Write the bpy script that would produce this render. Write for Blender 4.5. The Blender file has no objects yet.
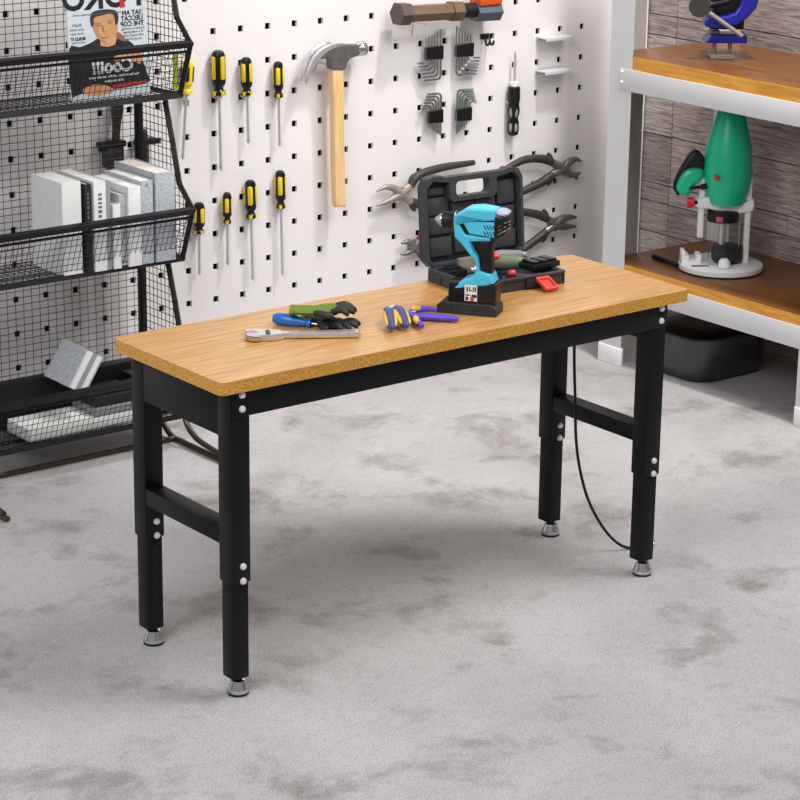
import bpy, math, random
from mathutils import Vector, Matrix
random.seed(7)
C = bpy.context.scene.collection
S = bpy.context.scene

# ------------------------------------------------------------------ camera, light, exposure
cam_data = bpy.data.cameras.new('camera')
cam = bpy.data.objects.new('camera', cam_data)
C.objects.link(cam)
cam_data.sensor_width = 36.0
cam_data.lens = 2368.13 / 800.0 * 36.0
cam_data.clip_start, cam_data.clip_end = 0.1, 60
r_ = Vector((0.79028, -0.61263, 0.01205)); u_ = Vector((0.17235, 0.24112, 0.95507)); f_ = Vector((0.58801, 0.75269, -0.29614))
m4 = Matrix.Identity(4)
for i in range(3):
    m4[i][0], m4[i][1], m4[i][2] = r_[i], u_[i], -f_[i]
m4.translation = Vector((-2.87787, -4.35132, 2.38631))
cam.matrix_world = m4
S.camera = cam

world = bpy.data.worlds.new('world'); S.world = world
world.use_nodes = True
bg = world.node_tree.nodes['Background']
bg.inputs[0].default_value = (0.97, 0.985, 1.0, 1)
bg.inputs[1].default_value = 0.37

def area(name, loc, target, sx, sy, power, col=(1, 1, 1)):
    d = bpy.data.lights.new(name, 'AREA'); d.shape = 'RECTANGLE'; d.size = sx; d.size_y = sy; d.energy = power; d.color = col
    o = bpy.data.objects.new(name, d); C.objects.link(o); o.location = loc
    o.rotation_euler = (Vector(target) - Vector(loc)).to_track_quat('-Z', 'Y').to_euler()
    return o
def spot(name, loc, target, power, angle, blend, rad, col):
    d = bpy.data.lights.new(name, 'SPOT'); d.energy = power; d.spot_size = math.radians(angle); d.spot_blend = blend; d.shadow_soft_size = rad; d.color = col
    o = bpy.data.objects.new(name, d); C.objects.link(o); o.location = loc
    o.rotation_euler = (Vector(target) - Vector(loc)).to_track_quat('-Z', 'Y').to_euler()
    return o
spot('pegboard_key_spot', (2.5, 0.70, 4.2), (2.4, 2.05, 0.65), 420, 56, 0.4, 0.14, (1, 0.965, 0.93))  # added key lamp, coned onto the pegboard so the bench throws no hard shadow
area('overhead_fill', (-2.2, -1.2, 3.4), (0.7, 0.3, 0.5), 2.0, 2.0, 118)  # added fill lamp, brightens the bench's left edge and fronts
area('overhead_fill', (2.2, -1.0, 4.0), (1.8, 0.5, 0.5), 2.0, 2.0, 140)  # added fill lamp, brightens the bench top and the right side

S.view_settings.view_transform = 'Standard'
S.view_settings.look = 'None'
S.view_settings.gamma = 1.0
S.view_settings.use_curve_mapping = False
S.view_settings.exposure = -0.24

# ------------------------------------------------------------------ materials
def srgb(r, g, b):
    def c(x):
        x /= 255.0
        return x / 12.92 if x <= 0.04045 else ((x + 0.055) / 1.055) ** 2.4
    return (c(r), c(g), c(b), 1)

def mat(name, col, rough=0.5, metal=0.0, spec=0.5, var=0.0, scale=30.0, bump=0.0, coat=0.0):
    m = bpy.data.materials.new(name); m.use_nodes = True
    nt = m.node_tree; b = nt.nodes['Principled BSDF']
    b.inputs['Roughness'].default_value = rough; b.inputs['Metallic'].default_value = metal
    b.inputs['Specular IOR Level'].default_value = spec
    b.inputs['Coat Weight'].default_value = coat
    c = srgb(*col)
    tc = nt.nodes.new('ShaderNodeTexCoord'); n = nt.nodes.new('ShaderNodeTexNoise')
    n.inputs['Scale'].default_value = scale; n.inputs['Detail'].default_value = 5
    nt.links.new(tc.outputs['Object'], n.inputs['Vector'])
    rp = nt.nodes.new('ShaderNodeValToRGB')
    rp.color_ramp.elements[0].position = 0.3; rp.color_ramp.elements[1].position = 0.7
    v = var if var else 0.04
    rp.color_ramp.elements[0].color = tuple(x * (1 - v) for x in c[:3]) + (1,)
    rp.color_ramp.elements[1].color = tuple(min(1, x * (1 + v)) for x in c[:3]) + (1,)
    nt.links.new(n.outputs['Fac'], rp.inputs['Fac']); nt.links.new(rp.outputs['Color'], b.inputs['Base Color'])
    if bump:
        bp = nt.nodes.new('ShaderNodeBump'); bp.inputs['Strength'].default_value = bump; bp.inputs['Distance'].default_value = 0.002
        nt.links.new(n.outputs['Fac'], bp.inputs['Height']); nt.links.new(bp.outputs['Normal'], b.inputs['Normal'])
    return m

def wood(name, c0, c1, stretch=(3, 40, 40), rough=0.4, scale=1.0, detail=6, speck=None):
    m = bpy.data.materials.new(name); m.use_nodes = True
    nt = m.node_tree; b = nt.nodes['Principled BSDF']; b.inputs['Roughness'].default_value = rough
    tc = nt.nodes.new('ShaderNodeTexCoord'); mp = nt.nodes.new('ShaderNodeMapping'); mp.inputs['Scale'].default_value = stretch
    n = nt.nodes.new('ShaderNodeTexNoise'); n.inputs['Scale'].default_value = scale; n.inputs['Detail'].default_value = detail
    n.inputs['Distortion'].default_value = 0.6
    rp = nt.nodes.new('ShaderNodeValToRGB')
    rp.color_ramp.elements[0].position = 0.33; rp.color_ramp.elements[0].color = srgb(*c0)
    rp.color_ramp.elements[1].position = 0.66; rp.color_ramp.elements[1].color = srgb(*c1)
    L = nt.links.new
    L(tc.outputs['Object'], mp.inputs['Vector']); L(mp.outputs['Vector'], n.inputs['Vector']); L(n.outputs['Fac'], rp.inputs['Fac'])
    L(rp.outputs['Color'], b.inputs['Base Color'])
    return m

M = {}
M['black'] = mat('black powder coated steel', (10, 11, 13), 0.45, 0, 0.25, 0.06, 200)
M['rackblack'] = mat('black painted wire steel', (17, 17, 19), 0.45, 0, 0.35, 0.1, 60)
M['brownrail'] = mat('dark bronze steel tube', (66, 54, 46), 0.35, 0.3)
M['laminate'] = wood('honey laminate', (178, 124, 64), (218, 166, 102), (4.0, 70, 70), 0.3, 1.8, 10)
M['edge'] = wood('amber flecked edge', (176, 120, 34), (218, 166, 76), (60, 60, 60), 0.5, 3.0, 4)
M['pegwhite'] = mat('white painted pegboard steel', (232, 227, 226), 0.5, 0, 0.4, 0.02, 3)
M['backdark'] = mat('dark wall behind pegboard', (26, 25, 26), 0.9)
M['flangegrey'] = mat('darker grey flange', (172, 167, 163), 0.5, 0.1, 0.5, 0.08, 12)
M['postwhite'] = mat('white painted steel post', (206, 206, 208), 0.45, 0, 0.4, 0.02, 5)
M['shelfwood'] = wood('brown stained board', (98, 58, 22), (128, 80, 34), (26, 2, 18), 0.4, 2.0, 6)
M['shelfedgelit'] = wood('amber lit board edge', (196, 128, 36), (226, 164, 66), (18, 3, 40), 0.45, 2.0, 6)  # light on the board's front edge, put into a brighter amber
M['zinc'] = mat('bright zinc bolt', (236, 236, 238), 0.3, 0.35)
M['chrome'] = mat('bright chrome', (205, 205, 208), 0.16, 1.0)
M['steel'] = mat('brushed steel', (214, 214, 216), 0.3, 0.75, 0.5, 0.08, 80)
M['darksteel'] = mat('dark forged steel', (112, 109, 108), 0.38, 0.45, 0.5, 0.15, 60)
M['matsteel'] = mat('worn grey steel', (158, 146, 138), 0.5, 0.4, 0.5, 0.12, 60)
M['tubblack'] = mat('glossy black moulded plastic', (22, 22, 25), 0.3, 0, 1.0)
M['rubber'] = mat('black rubber', (16, 16, 18), 0.5, 0, 0.4)
M['greyrubber'] = mat('charcoal moulded grip', (52, 49, 46), 0.5, 0, 0.5, 0.1, 40)
M['case'] = mat('charcoal case plastic', (60, 62, 66), 0.5, 0, 0.4, 0.08, 60)
M['casedark'] = mat('dark case plastic', (42, 44, 47), 0.5, 0, 0.4, 0.08, 60)
M['yellow'] = mat('yellow plastic', (238, 205, 20), 0.35, 0, 0.5, 0.05)
M['blackpl'] = mat('black plastic', (17, 16, 16), 0.32, 0, 0.4)
M['cyan'] = mat('sky blue tool plastic', (78, 200, 232), 0.35, 0, 0.5, 0.05)
M['cyanlight'] = mat('pale lavender plastic', (186, 186, 212), 0.35)
M['ash'] = wood('pale ash handle', (226, 182, 128), (242, 206, 156), (60, 60, 5), 0.45, 1.5, 5)
M['bronze'] = mat('brown coated metal', (128, 106, 88), 0.35, 0.5, 0.5, 0.1, 40)
M['bronzedark'] = mat('dark brown coated metal', (92, 80, 74), 0.45, 0.3, 0.5, 0.1, 40)
M['slate'] = mat('slate grey metal', (108, 116, 126), 0.35, 0.5)
M['orange'] = mat('orange plastic', (216, 84, 26), 0.4)
M['blue'] = mat('blue plastic', (36, 110, 200), 0.3)
M['deepblue'] = mat('deep blue enamel', (28, 30, 140), 0.35)
M['gloveknit'] = mat('olive green knit', (112, 132, 60), 0.9, 0, 0.2, 0.3, 300, 0.6)
M['glovecoat'] = mat('black nitrile coating', (36, 38, 38), 0.55, 0, 0.5, 0.1, 200, 0.3)
M['purple'] = mat('violet plastic grip', (88, 66, 190), 0.42)
M['navy'] = mat('slate blue grip', (76, 76, 128), 0.45)
M['mustard'] = mat('mustard yellow grip', (232, 190, 60), 0.42)
M['green'] = mat('emerald tool plastic', (14, 186, 140), 0.32)
M['red'] = mat('red plastic', (206, 34, 40), 0.4)
M['salmon'] = mat('bright red latch plastic', (232, 74, 68), 0.4)
M['olive'] = mat('olive drab plastic', (118, 128, 98), 0.5)
M['greyplastic'] = mat('mid grey plastic', (140, 142, 142), 0.4)
M['white'] = mat('white plastic', (238, 238, 238), 0.4)
M['paper'] = mat('white paper', (232, 231, 229), 0.8)
M['creampaper'] = mat('cream page block', (222, 212, 202), 0.85, 0, 0.2, 0.05, 150)
M['marble'] = mat('speckled grey cover', (176, 180, 186), 0.6, 0, 0.3, 0.28, 160)
M['marbledark'] = mat('mid grey cover', (150, 150, 152), 0.6)
M['ink'] = mat('black ink', (26, 26, 28), 0.6)
M['greyink'] = mat('grey ink', (110, 112, 116), 0.7)
M['redink'] = mat('red ink', (200, 44, 48), 0.6)
M['cover'] = mat('pale blue cover paper', (214, 222, 228), 0.45)
M['skin'] = mat('printed skin tone', (216, 160, 116), 0.6, 0, 0.3, 0.12, 30)
M['skinmid'] = mat('printed tan tone', (196, 140, 98), 0.6)
M['skinshade'] = mat('printed brown tone', (160, 104, 72), 0.6)
M['hair'] = mat('printed dark hair', (58, 48, 40), 0.6)
M['jacket'] = mat('printed black jacket', (36, 36, 38), 0.6)
M['pink'] = mat('printed pink strip', (196, 90, 110), 0.6)
M['lime'] = mat('lime plastic', (176, 206, 50), 0.4)

def glass(name):
    m = bpy.data.materials.new(name); m.use_nodes = True
    b = m.node_tree.nodes['Principled BSDF']
    b.inputs['Transmission Weight'].default_value = 1.0; b.inputs['Roughness'].default_value = 0.05; b.inputs['IOR'].default_value = 1.15
    b.inputs['Base Color'].default_value = (0.97, 0.98, 0.98, 1)
    return m
M['glass'] = glass('clear plastic guard')

def concrete():
    m = bpy.data.materials.new('grey concrete floor'); m.use_nodes = True
    nt = m.node_tree; b = nt.nodes['Principled BSDF']; b.inputs['Roughness'].default_value = 0.6; b.inputs['Specular IOR Level'].default_value = 0.35
    L = nt.links.new
    tc = nt.nodes.new('ShaderNodeTexCoord')
    def noise(sc, det, ro=0.6, dist=0.0):
        n = nt.nodes.new('ShaderNodeTexNoise'); n.inputs['Scale'].default_value = sc; n.inputs['Detail'].default_value = det
        n.inputs['Roughness'].default_value = ro; n.inputs['Distortion'].default_value = dist
        L(tc.outputs['Object'], n.inputs['Vector']); return n
    def ramp(n, p0, c0, p1, c1):
        r = nt.nodes.new('ShaderNodeValToRGB'); r.color_ramp.elements[0].position = p0; r.color_ramp.elements[1].position = p1
        r.color_ramp.elements[0].color = c0; r.color_ramp.elements[1].color = c1
        L(n.outputs['Fac'], r.inputs['Fac']); return r
    def mul(a, bb, fac=1.0):
        x = nt.nodes.new('ShaderNodeMix'); x.data_type = 'RGBA'; x.blend_type = 'MULTIPLY'; x.inputs[0].default_value = fac
        L(a, x.inputs[6]); L(bb, x.inputs[7]); return x.outputs[2]
    g = lambda v: (v, v, v, 1)
    a = ramp(noise(1.6, 6, 0.62, 0.4), 0.30, srgb(178, 174, 174), 0.66, srgb(200, 197, 198))
    s = ramp(noise(230, 3, 1.0), 0.38, g(0.48), 0.56, g(1.12))
    s2 = ramp(noise(30, 10, 0.9), 0.38, g(0.80), 0.50, g(1.0))
    st = ramp(noise(2.9, 7, 0.68, 0.3), 0.26, srgb(164, 156, 152), 0.48, g(1.0))
    o = mul(a.outputs[0], s.outputs[0]); o = mul(o, s2.outputs[0]); o = mul(o, st.outputs[0])
    L(o, b.inputs['Base Color'])
    bp = nt.nodes.new('ShaderNodeBump'); bp.inputs['Strength'].default_value = 0.25; bp.inputs['Distance'].default_value = 0.002
    L(s.outputs[0], bp.inputs['Height']); L(bp.outputs['Normal'], b.inputs['Normal'])
    return m
M['concrete'] = concrete()

def planks():
    m = bpy.data.materials.new('weathered grey planks'); m.use_nodes = True
    nt = m.node_tree; b = nt.nodes['Principled BSDF']; b.inputs['Roughness'].default_value = 0.75
    L = nt.links.new
    tc = nt.nodes.new('ShaderNodeTexCoord'); geo = nt.nodes.new('ShaderNodeNewGeometry')
    mp = nt.nodes.new('ShaderNodeMapping'); mp.inputs['Scale'].default_value = (1, 5, 85)
    L(tc.outputs['Object'], mp.inputs['Vector'])
    add = nt.nodes.new('ShaderNodeVectorMath'); add.operation = 'ADD'
    sc = nt.nodes.new('ShaderNodeVectorMath'); sc.operation = 'SCALE'; sc.inputs[0].default_value = (17, 31, 23)
    L(geo.outputs['Random Per Island'], sc.inputs['Scale'])
    L(mp.outputs[0], add.inputs[0]); L(sc.outputs[0], add.inputs[1])
    n = nt.nodes.new('ShaderNodeTexNoise'); n.inputs['Scale'].default_value = 1.6; n.inputs['Detail'].default_value = 8; n.inputs['Distortion'].default_value = 1.4
    L(add.outputs[0], n.inputs['Vector'])
    rp = nt.nodes.new('ShaderNodeValToRGB'); e = rp.color_ramp.elements
    e[0].position = 0.34; e[0].color = srgb(122, 111, 108); e[1].position = 0.62; e[1].color = srgb(192, 180, 175)
    L(n.outputs['Fac'], rp.inputs['Fac'])
    r2 = nt.nodes.new('ShaderNodeValToRGB'); r2.color_ramp.elements[0].color = (0.68, 0.66, 0.65, 1); r2.color_ramp.elements[1].color = (1.15, 1.13, 1.12, 1)
    L(geo.outputs['Random Per Island'], r2.inputs['Fac'])
    x = nt.nodes.new('ShaderNodeMix'); x.data_type = 'RGBA'; x.blend_type = 'MULTIPLY'; x.inputs[0].default_value = 1
    L(rp.outputs[0], x.inputs[6]); L(r2.outputs[0], x.inputs[7]); L(x.outputs[2], b.inputs['Base Color'])
    return m
M['planks'] = planks()

# ------------------------------------------------------------------ mesh helpers
def frame(d, up=(0, 0, 1)):
    d = Vector(d).normalized(); up = Vector(up)
    if abs(d.dot(up)) > 0.98: up = Vector((0, 1, 0))
    x = up.cross(d).normalized(); y = d.cross(x)
    return x, y, d

def basis(origin, xa, ya):
    """matrix whose local X,Y,Z run along xa, ya, xa x ya from origin"""
    xa = Vector(xa).normalized(); ya = Vector(ya).normalized(); za = xa.cross(ya)
    m = Matrix.Identity(4)
    for i in range(3):
        m[i][0], m[i][1], m[i][2] = xa[i], ya[i], za[i]
    m.translation = Vector(origin)
    return m

def smooth_poly(pts, n=4):
    out = []; k = len(pts)
    for i in range(k):
        p0, p1, p2, p3 = (Vector(pts[(i + j - 1) % k]) for j in range(4))
        for s in range(n):
            t = s / n
            out.append(0.5 * ((2 * p1) + (p2 - p0) * t + (2 * p0 - 5 * p1 + 4 * p2 - p3) * t * t + (3 * p1 - p0 - 3 * p2 + p3) * t ** 3))
    return [(q[0], q[1]) for q in out]

def smooth_path(pts, n=6):
    P = [Vector(p) for p in pts]; P = [2 * P[0] - P[1]] + P + [2 * P[-1] - P[-2]]; out = []
    for i in range(1, len(P) - 2):
        p0, p1, p2, p3 = P[i - 1:i + 3]
        for s in range(n):
            t = s / n
            out.append(0.5 * ((2 * p1) + (p2 - p0) * t + (2 * p0 - 5 * p1 + 4 * p2 - p3) * t * t + (3 * p1 - p0 - 3 * p2 + p3) * t ** 3))
    out.append(P[-2])
    return out

def world_of(q):
    w = q.matrix_basis.copy()
    return world_of(q.parent) @ q.matrix_parent_inverse @ w if q.parent else w

class MB:
    def __init__(self):
        self.v = []; self.f = []
    def add(self, vs, fs, m=None):
        b = len(self.v)
        flip = m is not None and m.determinant() < 0
        for v in vs:
            self.v.append(tuple(m @ Vector(v)) if m is not None else tuple(v))
        for f in fs:
            f = [i + b for i in f]
            self.f.append(f[::-1] if flip else f)
        return self
    def box(self, x0, x1, y0, y1, z0, z1, bev=0.0, m=None):
        if bev > 0:
            import bmesh
            bm = bmesh.new(); bmesh.ops.create_cube(bm, size=1.0)
            for v in bm.verts:
                v.co = ((x0 + x1) / 2 + v.co.x * (x1 - x0), (y0 + y1) / 2 + v.co.y * (y1 - y0), (z0 + z1) / 2 + v.co.z * (z1 - z0))
            bmesh.ops.bevel(bm, geom=list(bm.edges), offset=bev, segments=2, affect='EDGES', profile=0.5)
            bm.verts.index_update()
            self.add([v.co.copy() for v in bm.verts], [[v.index for v in f.verts] for f in bm.faces], m); bm.free()
            return self
        vs = [(x, y, z) for x in (x0, x1) for y in (y0, y1) for z in (z0, z1)]
        fs = [(0, 1, 3, 2), (4, 6, 7, 5), (0, 4, 5, 1), (2, 3, 7, 6), (0, 2, 6, 4), (1, 5, 7, 3)]
        return self.add(vs, fs, m)
    def tube(self, path, rad, n=10, flat=1.0, up=(0, 0, 1), cap=True):
        path = [Vector(p) for p in path]; k = len(path)
        if not hasattr(rad, '__len__'): rad = [rad] * k
        elif len(rad) != k:
            src = list(rad); rad = []
            for i in range(k):
                t = i / (k - 1) * (len(src) - 1); a = min(int(t), len(src) - 2); rad.append(src[a] * (1 - (t - a)) + src[a + 1] * (t - a))
        vs = []; fs = []; px = None
        for i, p in enumerate(path):
            d = (path[min(i + 1, k - 1)] - path[max(i - 1, 0)]).normalized()
            if px is None: x, y, _ = frame(d, up)
            else:
                x = (px - d * px.dot(d)).normalized(); y = d.cross(x)
            px = x
            for j in range(n):
                a = 2 * math.pi * j / n
                vs.append(p + x * (math.cos(a) * rad[i] * flat) + y * (math.sin(a) * rad[i]))
        for i in range(k - 1):
            for j in range(n):
                a = i * n + j; b = i * n + (j + 1) % n
                fs.append((a, b, b + n, a + n))
        if cap:
            fs.append(list(range(n))[::-1]); fs.append(list(range((k - 1) * n, k * n)))
        return self.add(vs, fs)
    def cyl(self, p0, p1, r0, r1=None, n=20):
        return self.tube([p0, p1], [r0, r0 if r1 is None else r1], n)
    def lathe(self, prof, n=24, m=None):
        vs = []; fs = []; k = len(prof)
        for r, z in prof:
            for j in range(n):
                a = 2 * math.pi * j / n; vs.append((r * math.cos(a), r * math.sin(a), z))
        for i in range(k - 1):
            for j in range(n):
                a = i * n + j; b = i * n + (j + 1) % n
                fs.append((a, b, b + n, a + n))
        fs.append(list(range(n))[::-1]); fs.append(list(range((k - 1) * n, k * n)))
        return self.add(vs, fs, m)
    def prism(self, polys, thick, bev=0.0, m=None):
        """outline(s) in the local XY plane, thickness centred on local Z; inner outlines cut holes"""
        if polys and not hasattr(polys[0][0], '__len__'): polys = [polys]
        cu = bpy.data.curves.new('outline', 'CURVE'); cu.dimensions = '2D'; cu.fill_mode = 'BOTH'
        cu.extrude = max(thick / 2 - bev, 0.0); cu.bevel_depth = bev; cu.bevel_resolution = 1; cu.offset = -bev
        for pl in polys:
            sp = cu.splines.new('POLY'); sp.points.add(len(pl) - 1); sp.use_cyclic_u = True
            for q, p in zip(sp.points, pl): q.co = (p[0], p[1], 0, 1)
        return self.curve(cu, m)
    def curve(self, cu, m=None):
        o = bpy.data.objects.new('outline', cu); C.objects.link(o)
        bpy.context.view_layer.update()
        me = bpy.data.meshes.new_from_object(o.evaluated_get(bpy.context.evaluated_depsgraph_get()))
        self.add([v.co.copy() for v in me.vertices], [list(p.vertices) for p in me.polygons], m)
        bpy.data.objects.remove(o); bpy.data.curves.remove(cu); bpy.data.meshes.remove(me)
        return self
    def text(self, body, size, m, depth=0.0006, align='CENTER', bold=0.0):
        cu = bpy.data.curves.new('lettering', 'FONT'); cu.body = body; cu.size = size; cu.extrude = depth; cu.align_x = align; cu.align_y = 'CENTER'
        cu.offset = bold; cu.resolution_u = 3
        return self.curve(cu, m)
    def ball(self, c, r, n=16, k=10):
        rx, ry, rz = (r, r, r) if not hasattr(r, '__len__') else r
        prof = [(math.sin(math.pi * i / k) if 0 < i < k else 0.001, -math.cos(math.pi * i / k)) for i in range(k + 1)]
        return self.lathe(prof, n, Matrix.Translation(c) @ Matrix.Diagonal((rx, ry, rz, 1)))
    def build(self, name, material, parent=None, sharp=35):
        me = bpy.data.meshes.new(name); me.from_pydata(self.v, [], self.f); me.update()
        mats = material if isinstance(material, (list, tuple)) else [material]
        for mm in mats: me.materials.append(mm)
        me.polygons.foreach_set('use_smooth', [True] * len(me.polygons))
        me.set_sharp_from_angle(angle=math.radians(sharp))
        o = bpy.data.objects.new(name, me); C.objects.link(o)
        if parent is not None:
            o.parent = parent
            w = world_of(parent)
            o.matrix_parent_inverse = w.inverted()
        return o

def thing(name, label, cat, loc, group=None):
    o = bpy.data.objects.new(name, None); C.objects.link(o); o.empty_display_size = 0.05
    o.matrix_basis = Matrix.Translation(loc)
    o['label'] = label; o['category'] = cat
    if group: o['group'] = group
    return o
def tag(o, label, cat, group=None):
    o['label'] = label; o['category'] = cat
    if group: o['group'] = group
    return o
def struct(o):
    o['kind'] = 'structure'; return o

# ------------------------------------------------------------------ the room
YW = 2.05
struct(MB().box(-6, 5, -6, 2.2, -0.1, 0).build('floor', M['concrete']))
struct(MB().box(-6, 3.4, 2.10, 2.2, 0, 2.9).build('wall_back', M['backdark']))
wr = MB()
rows = [0.0, 0.14, 0.345, 0.462, 0.533, 0.72, 0.86, 1.02, 1.09, 1.165, 1.30, 1.42, 1.60, 1.75, 1.95, 2.15, 2.4, 2.65, 2.9]
for i in range(len(rows) - 1):
    z0, z1 = rows[i], rows[i + 1]
    cuts = [2.10, 1.905, [1.1, 0.55, 0.8, 1.3][i % 4], -0.3 + 0.2 * (i % 3), -1.6, -3.0, -6]
    for a, b in zip(cuts[1:], cuts[:-1]):
        d = random.uniform(0, 0.004)
        wr.box(3.28 - d, 3.36, a + 0.002, b - 0.002, z0 + 0.002, z1 - 0.002)
wr.box(3.3, 3.4, -6, 2.10, 0, 2.9)
struct(wr.build('wall_right', M['planks']))

# pegboard: a steel sheet with real square holes
def pegboard():
    px, pz, h = 0.1068, 0.1115, 0.0105
    xs = [1.3395 + px * i for i in range(-44, 16)]; zs = [1.365 - pz * j for j in range(-12, 12)]
    zs.reverse()
    X = [-3.6]; 
    for x in xs: X += [x - h, x + h]
    X.append(3.27)
    Z = [0.02]
    for z in zs: Z += [z - h, z + h]
    Z.append(2.80)
    nx, nz = len(X), len(Z); t = 0.010
    vs = []; fs = []
    for y in (YW, YW + t):
        for z in Z:
            for x in X: vs.append((x, y, z))
    o = nx * nz
    hole = lambda i, j: i % 2 == 1 and j % 2 == 1 and i < nx - 1 and j < nz - 1
    for j in range(nz - 1):
        for i in range(nx - 1):
            a = j * nx + i; q = (a, a + 1, a + nx + 1, a + nx)
            if hole(i, j):
                for k in range(4):
                    u, w = q[k], q[(k + 1) % 4]; fs.append((w, u, u + o, w + o))
            else:
                fs.append(q); fs.append(tuple(k + o for k in reversed(q)))
    for i in range(nx - 1):
        fs.append((i + 1, i, i + o, i + 1 + o)); a = (nz - 1) * nx + i; fs.append((a, a + 1, a + 1 + o, a + o))
    for j in range(nz - 1):
        a = j * nx; fs.append((a, a + nx, a + nx + o, a + o)); a += nx - 1; fs.append((a + nx, a, a + o, a + nx + o))
    mb = MB().add(vs, fs)
    ob = mb.build('pegboard', M['pegwhite'], None, 20)
    tag(ob, 'large white steel pegboard with rows of square holes along the back wall', 'pegboard')
    me = ob.data
pegboard()

# ------------------------------------------------------------------ workbench
TW, TD, TH, TT = 1.5, 0.4807, 0.8072, 0.0313
bench = thing('workbench', 'long workbench with honey coloured wooden top and black adjustable steel legs', 'workbench', (0.75, 0.24, 0))
def rounded_rect(x0, x1, y0, y1, r, n=8):
    out = []
    for cx, cy, a0 in ((x1 - r, y1 - r, 0), (x0 + r, y1 - r, 90), (x0 + r, y0 + r, 180), (x1 - r, y0 + r, 270)):
        for i in range(n + 1):
            a = math.radians(a0 + 90 * i / n); out.append((cx + r * math.cos(a), cy + r * math.sin(a)))
    return out
top = MB().prism(rounded_rect(0, TW, 0, TD, 0.017), TT - 0.003, 0.0, Matrix.Translation((0, 0, TH - TT / 2 - 0.0015))).build('tabletop_core', M['edge'], bench)
top.name = 'core_board'
MB().prism(rounded_rect(0.0004, TW - 0.0004, 0.0004, TD - 0.0004, 0.017), 0.003, 0.0005, Matrix.Translation((0, 0, TH - 0.0015))).build('tabletop', M['laminate'], bench)
ztop = TH - TT
LX = ((0.036, 0.090), (1.378, 1.432)); LY = ((0.0165, 0.0720), (0.400, 0.4555))
def bolt(p, d, parent, r=0.0075):
    p = Vector(p); d = Vector(d)
    return MB().lathe([(r * 1.15, 0), (r * 1.1, 0.002), (r, 0.0022), (r * 0.92, 0.0055), (r * 0.6, 0.0068), (0.001, 0.007)], 14,
                      Matrix.Translation(p) @ d.to_track_quat('Z', 'Y').to_matrix().to_4x4()).build('bolt', M['zinc'], parent)
for sx, (x0, x1) in enumerate(LX):
    for sy, (y0, y1) in enumerate(LY):
        leg = MB().box(x0, x1, y0, y1, 0.295, ztop, 0.003).build('leg', M['black'], bench)
        i = 0.004
        lx0, lx1 = x0 + i, x1 - i
        lower = MB().box(lx0, lx1, y0 + i, y1 - i, 0.047, 0.32, 0.003).build('lower_leg', M['black'], leg)
        xm = (x0 + x1) / 2; ym = (y0 + y1) / 2
        for k in range(5):
            MB().cyl((xm + 0.003, y0 + i - 0.0004, 0.258 - 0.04 * k), (xm + 0.003, y0 + i + 0.002, 0.258 - 0.04 * k), 0.0042, None, 10).build('adjustment_hole', M['rubber'], leg)
        foot = MB().lathe([(0.0265, 0.006), (0.0265, 0.014), (0.025, 0.018), (0.018, 0.036), (0.015, 0.038)], 28, Matrix.Translation((xm + 0.006, ym, 0))).build('levelling_foot', M['chrome'], leg)
        MB().lathe([(0.026, 0.0), (0.0268, 0.0065), (0.012, 0.007)], 28, Matrix.Translation((xm + 0.006, ym, 0))).build('rubber_pad', M['rubber'], leg)
        MB().cyl((xm + 0.006, ym, 0.034), (xm + 0.006, ym, 0.05), 0.011).build('threaded_stem', M['rubber'], leg)
        for z in (0.338, 0.301):
            bolt((xm + 0.004, y0 - 0.0005, z), (0, -1, 0), leg)
# front and back rails lap over the legs, side panels sit between them
fr = MB().box(0.039, 1.431, 0.0130, 0.0160, 0.712, ztop, 0.001).box(0.095, 1.372, 0.0160, 0.036, 0.712, 0.7145).build('front_rail', M['black'], bench)
for x in (0.0655, 1.409):
    for z in (0.7655, 0.7315): bolt((x, 0.0125, z), (0, -1, 0), fr)
br = MB().box(0.039, 1.431, 0.4556, 0.4586, 0.712, ztop, 0.001).build('back_rail', M['black'], bench)
for sx, (x0, x1) in enumerate(LX):
    xo = x0 + 0.0008 if sx == 0 else x1 - 0.0038
    MB().box(xo, xo + 0.003, 0.0715, 0.4005, 0.658, ztop, 0.001).build('side_panel', M['black'], bench)
    MB().box(x0 + 0.001, x1 - 0.001, 0.0715, 0.4005, 0.386, 0.430, 0.003).build('stretcher', M['black'], bench)

# black cord hanging below the right end of the bench
cd = thing('power_cord', 'thin black cord looping down from the bench to the floor behind its right front leg', 'cord', (1.52, 0.2, 0))
path = [(1.34, 0.275, 0.775), (1.34, 0.275, 0.615), (1.34, 0.271, 0.54), (1.345, 0.27, 0.467), (1.352, 0.268, 0.345), (1.365, 0.262, 0.255), (1.39, 0.252, 0.165), (1.425, 0.236, 0.09), (1.465, 0.22, 0.035), (1.505, 0.206, 0.007), (1.545, 0.194, 0.0045), (1.574, 0.186, 0.0045)]
MB().tube(smooth_path(path, 8), 0.0042, 8).build('cable', M['rubber'], cd)
MB().cyl((1.572, 0.186, 0.006), (1.586, 0.182, 0.007), 0.006, 0.0055, 12).cyl((1.586, 0.182, 0.007), (1.589, 0.181, 0.020), 0.003, 0.003, 8).build('plug', M['steel'], cd)

# ------------------------------------------------------------------ things on the bench
def B(x, y, z, ang):
    return Matrix.Translation((x, y, z)) @ Matrix.Rotation(math.radians(ang), 4, 'Z')

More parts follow.
